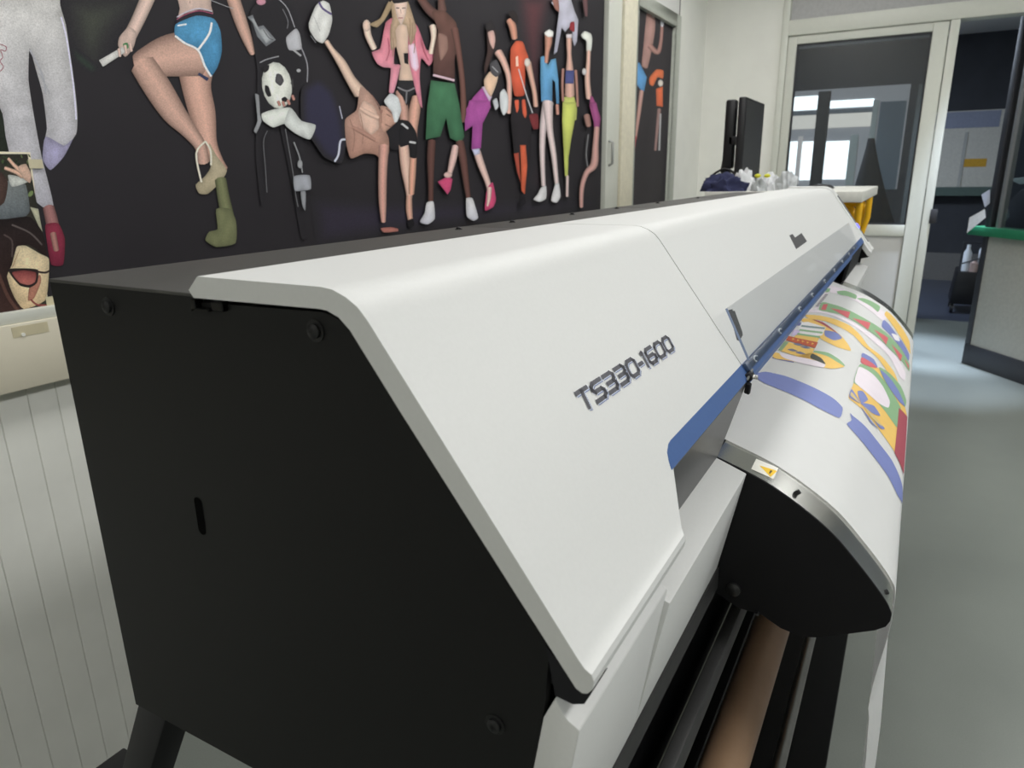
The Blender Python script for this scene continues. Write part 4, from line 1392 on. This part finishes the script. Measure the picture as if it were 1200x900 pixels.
ink.line(mf((300, 500), (345, 545)), 1, (150, 150, 152))
ink.poly(mf((260, 210), (300, 190), (330, 240), (330, 340), (300, 420), (250, 560), (240, 500), (265, 380)), (60, 42, 40))
ink.poly(mf((268, 245), (310, 230), (325, 300), (310, 370), (285, 330)), (190, 148, 138))
ink.poly(mf((258, 185), (290, 150), (320, 190), (320, 225), (255, 225)), (40, 36, 38))
ink.poly(mf((360, 700), (390, 670), (420, 720), (420, 830), (385, 870), (360, 800)), (190, 194, 196))
ink.poly(mf((305, 760), (335, 740), (350, 800), (325, 830)), (180, 184, 188))
# 7 orange football kit
ink.limb(mf((430, 150, 50), (455, 200, 56), (470, 290, 44)), (176, 118, 96))
ink.poly(mf((425, 90), (470, 80), (495, 130), (490, 180), (450, 150), (430, 120)), (38, 30, 30))
ink.poly(mf((440, 370), (480, 310), (530, 315), (555, 380), (575, 440), (550, 470), (548, 700), (535, 722), (470, 722), (442, 560)), (208, 82, 50), True, (202, 72, 44), 3)
ink.limb(mf((570, 470, 50), (595, 580, 40), (620, 700, 36), (630, 800, 36)), (182, 138, 120))
ink.blob(530 + 565 / 6.43, 470 / 6.43, 3.4, 5, (196, 186, 176))
ink.poly(mf((478, 430), (495, 420), (500, 500), (480, 500)), (226, 170, 150), False)
ink.line(mf((500, 520), (560, 720), (605, 850)), 1.2, (176, 176, 180))
ink.poly(mf((460, 740), (560, 730), (600, 900), (590, 1200), (470, 1200), (440, 900)), (36, 32, 36), False)
ink.poly(mf((470, 760), (500, 755), (500, 820), (485, 850)), (206, 80, 50))
ink.poly(mf((525, 755), (548, 750), (562, 860), (548, 890), (530, 850)), (206, 80, 50))
ink.poly(ml((728, 240), (752, 235), (758, 330), (762, 380), (745, 330)), (170, 66, 48), False)
ink.poly(ml((758, 200), (785, 200), (792, 300), (780, 430), (764, 415), (762, 300)), (206, 84, 50), False)
ink.poly(ml((752, 475), (775, 440), (785, 470), (760, 490)), (30, 28, 34))
ink.poly(ml((800, 60), (840, 55), (845, 120), (820, 125)), (120, 40, 44))
# 8 light blue polo, white trousers
ink.poly(mf((665, 430), (690, 420), (720, 490), (745, 450), (780, 440), (800, 600), (805, 780), (785, 785), (775, 620), (755, 600), (752, 765), (670, 765), (665, 600)), (84, 150, 196), False, (74, 138, 190))
ink.limb(mf((725, 250, 56), (725, 320, 54), (715, 390, 34), (708, 470, 28)), (172, 116, 96))
ink.poly(mf((695, 245), (730, 222), (762, 240), (758, 275), (725, 280), (700, 262)), (206, 206, 200))
ink.limb(ml((890, 0, 54), (868, 100, 34), (862, 230, 26), (868, 390, 20)), (184, 166, 166))
ink.limb(ml((888, 0, 50), (896, 120, 32), (915, 240, 26), (930, 380, 20)), (190, 170, 168))
ink.limb(mf((790, 790, 26), (795, 860, 24)), (176, 120, 104))
ink.poly(ml((855, 400), (880, 392), (880, 450), (850, 466), (820, 455), (840, 430)), WH)
ink.poly(ml((922, 385), (940, 378), (948, 440), (930, 470), (903, 460)), WH)
# 9 white jump suit figure above, woman in yellow trousers
ink.poly(mf((745, 20), (800, -20), (890, -20), (920, 80), (950, 150), (940, 310), (920, 350), (905, 300), (905, 180), (850, 240), (825, 210), (790, 390), (765, 410), (790, 200), (805, 90)), (176, 174, 190), False, (168, 168, 188))
ink.poly(mf((755, -10), (800, 0), (805, 90), (770, 60)), (150, 96, 82))
ink.poly(mf((890, 170), (920, 165), (920, 240), (885, 220)), (150, 38, 46))
ink.poly(mf((845, 730), (920, 730), (940, 820), (935, 905), (835, 905), (832, 800)), (190, 196, 92), False)
ink.poly(ml((958, 0), (1022, 0), (1015, 80), (998, 170), (985, 260), (982, 348), (968, 345), (962, 220), (955, 80)), (186, 194, 84), False)
ink.limb(ml((980, 345, 14), (978, 440, 14)), (186, 164, 160))
ink.limb(mf((880, 260, 40), (880, 340, 40), (882, 420, 34), (885, 540, 60), (885, 720, 76)), (186, 142, 126))
ink.poly(mf((855, 530), (920, 530), (915, 630), (850, 630)), (66, 72, 128), False)
ink.limb(mf((835, 520, 22), (830, 640, 20), (835, 760, 20)), (150, 104, 92))
ink.limb(mf((930, 530, 22), (938, 640, 20), (945, 800, 20)), (150, 104, 92))
ink.poly(mf((862, 250), (900, 250), (900, 285), (860, 285)), (196, 186, 190))
ink.poly(mf((855, 240), (880, 222), (905, 240), (902, 255), (860, 258)), (44, 34, 36))
# 10 hand-standing figure at the panel edge
ink.poly(mf((972, 260), (1000, 235), (1045, 255), (1055, 300), (1045, 385), (1012, 385), (1010, 310), (980, 285)), (206, 208, 198))
ink.limb(mf((1028, 385, 30), (1025, 480, 32), (1018, 600, 40), (1030, 740, 44)), (190, 150, 134))
ink.poly(mf((1040, 720), (1060, 730), (1110, 860), (1120, 905), (1060, 905), (1035, 800)), (160, 66, 120), False)
ink.poly(ml((1085, 0), (1115, 0), (1135, 80), (1130, 118), (1105, 118), (1100, 60)), (150, 64, 120), False)
ink.limb(ml((1118, 118, 26), (1112, 200, 28), (1105, 290, 36), (1070, 330, 26), (1048, 400, 22), (1045, 490, 18)), (176, 130, 122))
ink.limb(ml((1070, 60, 30), (1080, 110, 26)), (140, 100, 90))
ink.line(ml((1078, 150), (1068, 240), (1075, 300)), 1.4, (110, 110, 112))
ink.blob(530 + 995 / 6.43, 540 / 6.43, 2.6, 4, (190, 186, 186))
ink.limb(mf((1000, -10, 40), (1005, 60, 34), (1010, 120, 20)), (92, 60, 62))
ink.build('print', M_ink, mural)

# pale narrow door beside the mural, then a framed glossy panel
x0, x1, x2, x3 = [onY(u, 130, YW - .02).x for u in (706.5, 722, 737, 742)]
S(box('door_2', (x0 + .001, YW - .045, .05), (x1 - .004, YW - .001, CEIL - .02), M_frame, None, .004), 'narrow pale sliding door leaf beside the mural')
d2 = bpy.data.objects['door_2']
hp0, hp1 = onY(714.5, 165, YW - .05), onY(714, 194, YW - .05)
tube('door_handle', [(hp0.x, YW - .046, hp0.z), (hp0.x, YW - .068, hp0.z - .01), (hp1.x, YW - .068, hp1.z + .01), (hp1.x, YW - .046, hp1.z)], .008, mat('handle_metal', rgb(170, 172, 168), .35, .5), d2)
S(box('trim_6', (x1, YW - .06, .05), (x2, YW - .001, CEIL - .02), mat('cream_upright', rgb(222, 216, 194), .5), None, .004), 'cream upright beside the narrow door')
pa, pb = onY(742, 130, YW - .02), onY(784, 130, YW - .02)
zt2 = (onY(748, 4, YW - .02).z + onY(780, 20, YW - .02).z) / 2
pan = empty('framed_panel', (pa.x, YW, .1), 'tall framed glossy panel printed with dark sport figures', 'panel')
pfr = bmesh.new()
xe = onY(789, 130, YW - .02).x
for a, c in (((x2 + .001, .1), (x2 + .05, zt2 + .05)), ((xe - .10, .1), (xe, zt2 + .05)), ((x2 + .05, zt2 - .03), (xe - .10, zt2 + .05))):
    bm_box(pfr, (a[0], YW - .05, a[1]), (c[0], YW - .001, c[1]))
bevel(pfr, .006, 2)
from_bm('frame', pfr, mat('grey_green_frame', rgb(170, 174, 164), .45), pan, 35)
box('seal', (xe + .001, YW - .03, .1), (xe + .022, YW - .001, CEIL - .02), mat('dark_seal', rgb(60, 60, 58), .6), pan)
box('top_panel', (x2 + .001, YW - .03, zt2 + .055), (xe, YW - .001, CEIL - .02), M_wallg, pan)
box('backing', (x2 + .05, YW - .02, .1), (xe - .10, YW - .002, zt2 - .03), mat('panel_ground', rgb(42, 39, 42, K_MUR), .5, var=.1, scale=3, spec=.12), pan)
ink = Ink(lambda u, v, off: onY(u, v, YW - .0201 - off), K_MUR, .0000016)


def mp(*p): return [(740 + q[0] / 3.75, q[1] / 3.75) + tuple(x / 3.75 for x in q[2:]) for q in p]


ink.poly(mp((70, 40), (100, 50), (105, 120), (95, 190), (70, 300), (45, 290), (55, 180)), (150, 112, 104))
ink.limb(mp((80, 200, 24), (115, 230, 22), (130, 180, 16), (135, 100, 14)), (140, 100, 92))
ink.poly(mp((12, 275), (35, 275), (68, 340), (55, 405), (40, 395), (12, 355)), (72, 130, 182), False)
ink.limb(mp((45, 400, 20), (32, 500, 18), (18, 610, 12)), (160, 120, 110))
ink.limb(mp((16, 600, 14), (6, 690, 12)), (168, 44, 54))
ink.poly(mp((80, 340), (110, 305), (140, 310), (138, 345), (115, 340), (95, 378), (80, 370)), (210, 100, 56))
ink.poly(mp((108, 390), (138, 380), (138, 470), (110, 465)), (206, 92, 54), False)
ink.blob(740 + 128 / 3.75, 365 / 3.75, 3, 4, (184, 176, 166))
ink.limb(mp((122, 480, 18), (112, 580, 14), (105, 660, 12)), (130, 100, 96))
ink.line(mp((128, 500), (122, 660)), 2, (150, 150, 152))
ink.blob(740 + 135 / 3.75, 100 / 3.75, 2, 5, (180, 180, 186))
ink.blob(740 + 98 / 3.75, 62 / 3.75, 2, 4, (160, 150, 150))
ink.build('print', M_ink, pan)

# photo print taped over the lower left of the mural
YP = YM - .004
cq = [onY(-60, 176, YP), onY(35.5, 178.5, YP), onY(57.5, 364, YP), onY(-60, 392, YP)]
bm = bmesh.new()
a = [bm.verts.new(p) for p in cq]; b_ = [bm.verts.new(p + Vector((0, .002, 0))) for p in cq]
bm.faces.new(a); bm.faces.new(b_[::-1])
for i in range(4): bm.faces.new((a[i], b_[i], b_[(i + 1) % 4], a[(i + 1) % 4]))
photo = from_bm('photo_print', bm, mat('photo_border', rgb(206, 198, 176, 1.5), .4))
tag(photo, 'colour photo print of two people taped over the mural at the left edge', 'photo')
ink = Ink(lambda u, v, off: onY(u, v, YP - .0005 - off), K_MUR, .000006)


def mq(*p): return [(q[0] / 4.28, 170 + q[1] / 4.28) + tuple(x / 4.28 for x in q[2:]) for q in p]


ink.poly(mq((-250, 45), (138, 45), (190, 320), (240, 620), (232, 810), (-250, 870)), (52, 50, 42), False)
ink.poly(mq((150, 310), (192, 320), (235, 560), (200, 420)), (170, 168, 140), False)
for i in range(26):
    ink.blob(random.uniform(-10, 36), 181 + random.uniform(0, 18), 2.2, .8, random.choice(((40, 58, 34), (84, 98, 60), (60, 80, 46), (30, 38, 28))), random.uniform(0, 3))
ink.blob(36, 227, 2.6, 4, (110, 130, 76), .6)
ink.poly(mq((-60, 250), (30, 180), (90, 190), (130, 200), (150, 330), (110, 370), (-60, 380)), (116, 122, 122), True, (84, 92, 98))
ink.poly(mq((40, 150), (100, 160), (140, 185), (60, 210)), (176, 178, 172))
ink.limb(mq((25, 115, 18), (80, 135, 22), (115, 150, 40)), (196, 154, 130))
ink.limb(mq((42, 68, 16), (80, 110, 20), (118, 140, 30)), (196, 154, 130))
ink.poly(mq((90, 110), (130, 95), (158, 150), (150, 190), (115, 165)), (196, 158, 136))
ink.poly(mq((-60, 120), (10, 140), (40, 190), (20, 290), (-60, 320)), (72, 52, 46))
ink.poly(mq((-120, 400), (40, 370), (150, 360), (215, 440), (235, 560), (180, 520), (130, 500), (60, 600), (40, 700), (110, 832), (-120, 860)), (36, 28, 28), True, (64, 40, 36))
ink.line(mq((60, 400), (150, 440), (210, 500)), 2, (84, 74, 72))
ink.line(mq((20, 450), (60, 480), (60, 560)), 2, (74, 60, 58))
ink.line(mq((-10, 640), (40, 760), (90, 830)), 4, (84, 54, 46))
ink.poly(mq((85, 510), (130, 505), (200, 545), (245, 570), (243, 680), (225, 780), (120, 822), (70, 760), (35, 660), (60, 600)), (220, 200, 158), True, (206, 176, 132), 4)
ink.poly(mq((150, 700), (200, 650), (205, 690), (170, 770), (140, 780)), (176, 112, 90))
ink.line(mq((155, 775), (185, 800), (240, 805)), 2.2, (130, 60, 56))
ink.poly(mq((40, 622), (100, 618), (190, 625), (186, 690), (150, 715), (100, 705), (60, 660)), (44, 34, 34))
ink.poly(mq((62, 638), (120, 628), (180, 640), (176, 685), (145, 702), (102, 692), (75, 665)), (130, 56, 56), True, (190, 100, 90))
ink.line(mq((188, 635), (225, 640), (250, 630)), 2.4, (50, 38, 38))
ink.poly(mq((60, 615), (82, 560), (100, 520), (70, 600)), (190, 140, 100))
ink.build('print', M_ink, photo)
for cu in ((42, 192, -.5), (62, 352, .2)):
    p = onY(cu[0], cu[1], YP - .0012)
    bm = bmesh.new()
    bm_box(bm, (p.x - .014, p.y - .0004, p.z - .009), (p.x + .014, p.y + .001, p.z + .009))
    tag(from_bm('tape', bm, mat('yellowed_tape', rgb(212, 203, 172), .35), photo), 'yellowed tape strip')
p0, p1 = onY(15, 394, YB), onY(56, 381, YB)
box('tape', (p0.x, p0.y - .0006, p1.z - .014), (p1.x, p0.y + .0004, p1.z + .008), mat('yellowed_tape', rgb(212, 203, 172), .35), bpy.data.objects['trim_1'])
p = onY(27, 392, YB)
bm = bmesh.new()
bm_tube(bm, [p, p - Vector((0, .0025, 0))], .004, 12)
from_bm('rail_screw', bm, mat('white_pin', rgb(240, 240, 232), .4), bpy.data.objects['trim_1'], 40)

# ---------------------------------------------------------------- workbench behind the printer and what lies on it
ZT = 1.293
XT0, XT1 = 3.3, 4.9
yr = onX(1012, 224, 3.3).y
bench = empty('workbench', (3.9, .6, FZ), 'white topped workbench on yellow tube trestles behind the far end of the printer', 'workbench')
box('bench_top', (XT0, yr, ZT - .045), (4.35, .86, ZT), mat('bench_top_white', rgb(216, 216, 208), .5), bench, .005)
M_yel = mat('yellow_tube', rgb(250, 190, 18), .35)
for sx in (3.55, 4.2):
    ys = [(yr + .3, ZT - .066), (yr + .13, ZT - .07), (yr + .06, ZT - .09), (yr + .04, ZT - .14), (yr + .05, ZT - .22), (yr + .10, ZT - .4), (yr + .26, FZ)]
    tube('trestle_leg', [(sx, p.x, p.y) for p in spline([(a, b_, 0) for a, b_ in ys], 5)], .021, M_yel, bench, 12)
    tube('trestle_leg', [(sx, .82, ZT - .05), (sx, .80, FZ)], .021, M_yel, bench, 12)
    tube('trestle_rail', [(sx, yr + .02, ZT - .058), (sx, .84, ZT - .06)], .014, M_yel, bench, 10)
    tube('trestle_leg', [(sx - .06, p[0], p[1]) for p in ((yr + .022, ZT - .05), (yr + .022, ZT - .15), (yr + .08, ZT - .4), (yr + .24, FZ))], .015, M_yel, bench, 10)
# monitor
XM = 3.62
pn, pf = onX(875, 113, XM), onX(875, 205, XM)
ym = pn.y
xf_ = onY(896.5, 121, ym).x
mon = empty('monitor', ((XM + xf_) / 2, ym + .1, ZT), 'black flat monitor on a stand seen from its side on the workbench', 'monitor')
M_mon = mat('black_monitor_plastic', rgb(24, 24, 27), .4)
box('screen_housing', (XM, ym, ZT + .03), (xf_, ym + .035, pn.z), M_mon, mon, .006)
box('display', (XM + .012, ym - .0012, ZT + .045), (xf_ - .012, ym + .002, pn.z - .012), mat('dark_display', rgb(44, 43, 46), .3), mon)
pc0, pc1 = onX(863.5, 117, XM + .28), onX(852, 120, XM + .28)
xm2 = XM + (xf_ - XM) * .5
box('rear_housing', (XM + .10, ym + .035, ZT + .12), (xf_ - .10, ym + .045, pn.z - .10), M_mon, mon, .012)
sx_ = xm2
ya, yb = onX(863.5, 130, sx_).y, onX(851.5, 130, sx_).y
zc0 = onX(858, 117, sx_).z
box('stand_column', (sx_ - .03, ya, ZT + .10), (sx_ + .03, yb, zc0), M_mon, mon, .01)
tube('stand_neck', [(sx_, (ya + yb) / 2, ZT + .14), (sx_, (ya + yb) / 2 + .012, ZT + .09), (sx_, (ya + yb) / 2 - .01, ZT + .045), (sx_, (ya + yb) / 2 - .02, ZT + .012)], [.03, .026, .022, .032], M_mon, mon, 14)
box('arm', (sx_ - .03, ym + .05, onX(863, 170, sx_).z), (sx_ + .03, (ya + yb) / 2, onX(863, 160, sx_).z), M_mon, mon, .004)
bm = bmesh.new()
bm_tube(bm, [(sx_, (ya + yb) / 2 - .02, ZT), (sx_, (ya + yb) / 2 - .02, ZT + .014)], .11, 28)
from_bm('stand_base', bm, M_mon, mon, 40)
# cables
for i, (pts, lab) in enumerate((
        (((862, 203), (850, 198), (838, 203), (828, 213), (824, 219)), 'upper dark cable looping from the monitor stand'),
        (((862, 205), (848, 203), (838, 211), (833, 219)), 'lower dark cable looping from the monitor stand'))):
    cp = [onX(u, v, sx_ - .06 - .03 * i) for u, v in pts]
    cp[-1].z = max(cp[-1].z, ZT + .006)
    tag(tube('cable', [(p.x, p.y, p.z) for p in spline(cp, 6)], .0055, M_mon, None, 8), lab, 'cable')


def crumple(name, c, r, m, seed, amp, label, cat, freq=3, smooth=None, sub=4):
    bm = bmesh.new()
    bmesh.ops.create_icosphere(bm, subdivisions=sub, radius=1)
    for v in bm.verts:
        d = v.co.normalized()
        n_ = noise.noise(d * freq + Vector((seed, seed * 2, 0))) + .5 * abs(noise.noise(d * freq * 2.3 + Vector((0, seed, 3))))
        s = 1 + amp * n_
        v.co = Vector((d.x * r[0] * s, d.y * r[1] * s, max(d.z, -.02 + .02 * n_) * r[2] * s))
        v.co += Vector(c)
        v.co.z = max(v.co.z, c[2])
    return tag(from_bm(name, bm, m, None, smooth), label, cat)


M_navy = mat('navy_fabric', rgb(46, 50, 84), .85, var=.15, scale=30)
p = onX(850, 219, 3.5)
crumple('cloth', (3.37, onX(849, 215, 3.37).y, ZT), (.05, .09, .07), M_navy, 4.2, .45, 'crumpled navy cloth lying in front of the monitor stand', 'cloth', 3.2, 60)
M_bag = mat('white_plastic_film', rgb(222, 224, 226), .3, var=.05, scale=20)
M_bag2 = mat('greyish_plastic_film', rgb(186, 190, 192), .3, var=.08, scale=20)
for i, (u, v, xx, r_, m_, lab) in enumerate(((872, 209, 3.53, (.045, .05, .085), M_bag, 'white crumpled plastic bag right of the navy cloth'),
                                             (890, 211, 3.38, (.04, .03, .055), M_bag2, 'greyish crumpled plastic bag in the middle of the pile'),
                                             (903, 210, 3.50, (.04, .04, .07), M_bag, 'white plastic bag with yellow spots below the monitor'),
                                             (922, 212, 3.40, (.045, .042, .075), M_bag2, 'grey plastic bag at the right end of the pile'))):
    crumple('plastic_bag', (xx, onX(u, v, xx).y, ZT), r_, m_, 1.7 + i * 2.3, .42, lab, 'bag', 2.8, 45, 4)
for i, (u, v) in enumerate(((888, 206), (899, 206))):
    q = onX(u, v, 3.345)
    bm = bmesh.new()
    bmesh.ops.create_icosphere(bm, subdivisions=2, radius=.011, matrix=Matrix.Translation(q) @ Matrix.Diagonal((1, 1.3, .8, 1)))
    tag(from_bm('yellow_cap', bm, mat('yellow_green_cap', rgb(212, 210, 50), .5), None, 60), ('left', 'right')[i] + ' small yellow cap on the plastic bags', 'cap')
q = onX(962, 214, 3.7)
box_ = bmesh.new()
bm_prism(box_, [(q.y + .055, ZT), (q.y - .05, ZT), (q.y - .03, ZT + .016), (q.y + .02, ZT + .022), (q.y + .045, ZT + .014)], 3.7, 3.86)
bevel(box_, .004)
tag(from_bm('desk_stapler', box_, M_mon, None, 35), 'small flat black device on the bench before the bright window', 'device')

# ---------------------------------------------------------------- ceiling lamp housings
ORD = ('first', 'second', 'third', 'fourth')
for i, (lx, ly) in enumerate(LAMPS + [BACK]):
    if i < 8: lab_ = 'flat white ceiling lamp, %s from the rear wall in the row on the %s side' % (ORD[i % 4], 'mural' if ly > -1 else 'window')
    else: lab_ = 'flat white ceiling lamp added in the dark back room behind the doors'
    lp = empty('ceiling_lamp', (lx, ly, CEIL), lab_, 'lamp', 'ceiling lamps')
    fr = bmesh.new()
    for a, c in (((-.62, -.32), (-.58, .32)), ((.58, -.32), (.62, .32)), ((-.58, -.32), (.58, -.28)), ((-.58, .28), (.58, .32))):
        bm_box(fr, (lx + a[0], ly + a[1], CEIL - .045), (lx + c[0], ly + c[1], CEIL))
    from_bm('frame', fr, M_frame, lp)
    box('diffuser', (lx - .58, ly - .28, CEIL - .03), (lx + .58, ly + .28, CEIL - .02), M_lamp, lp)

for i, (dx, dy, _, _) in enumerate(SPOTS):  # housings made up for the added floor spots
    dn = empty('added_floor_spot', (dx, dy, CEIL), 'added unseen round spot lamp ' + ('over the floor just behind the doors', 'over the floor just in front of the doors')[i], 'lamp')
    bm = bmesh.new()
    bm_tube(bm, [(dx, dy, CEIL), (dx, dy, CEIL - .012)], .075, 24)
    from_bm('ring', bm, M_frame, dn, 40)
    bm = bmesh.new()
    bm_tube(bm, [(dx, dy, CEIL - .012), (dx, dy, CEIL - .015)], .055, 24)
    from_bm('lens', bm, M_lamp, dn, 40)
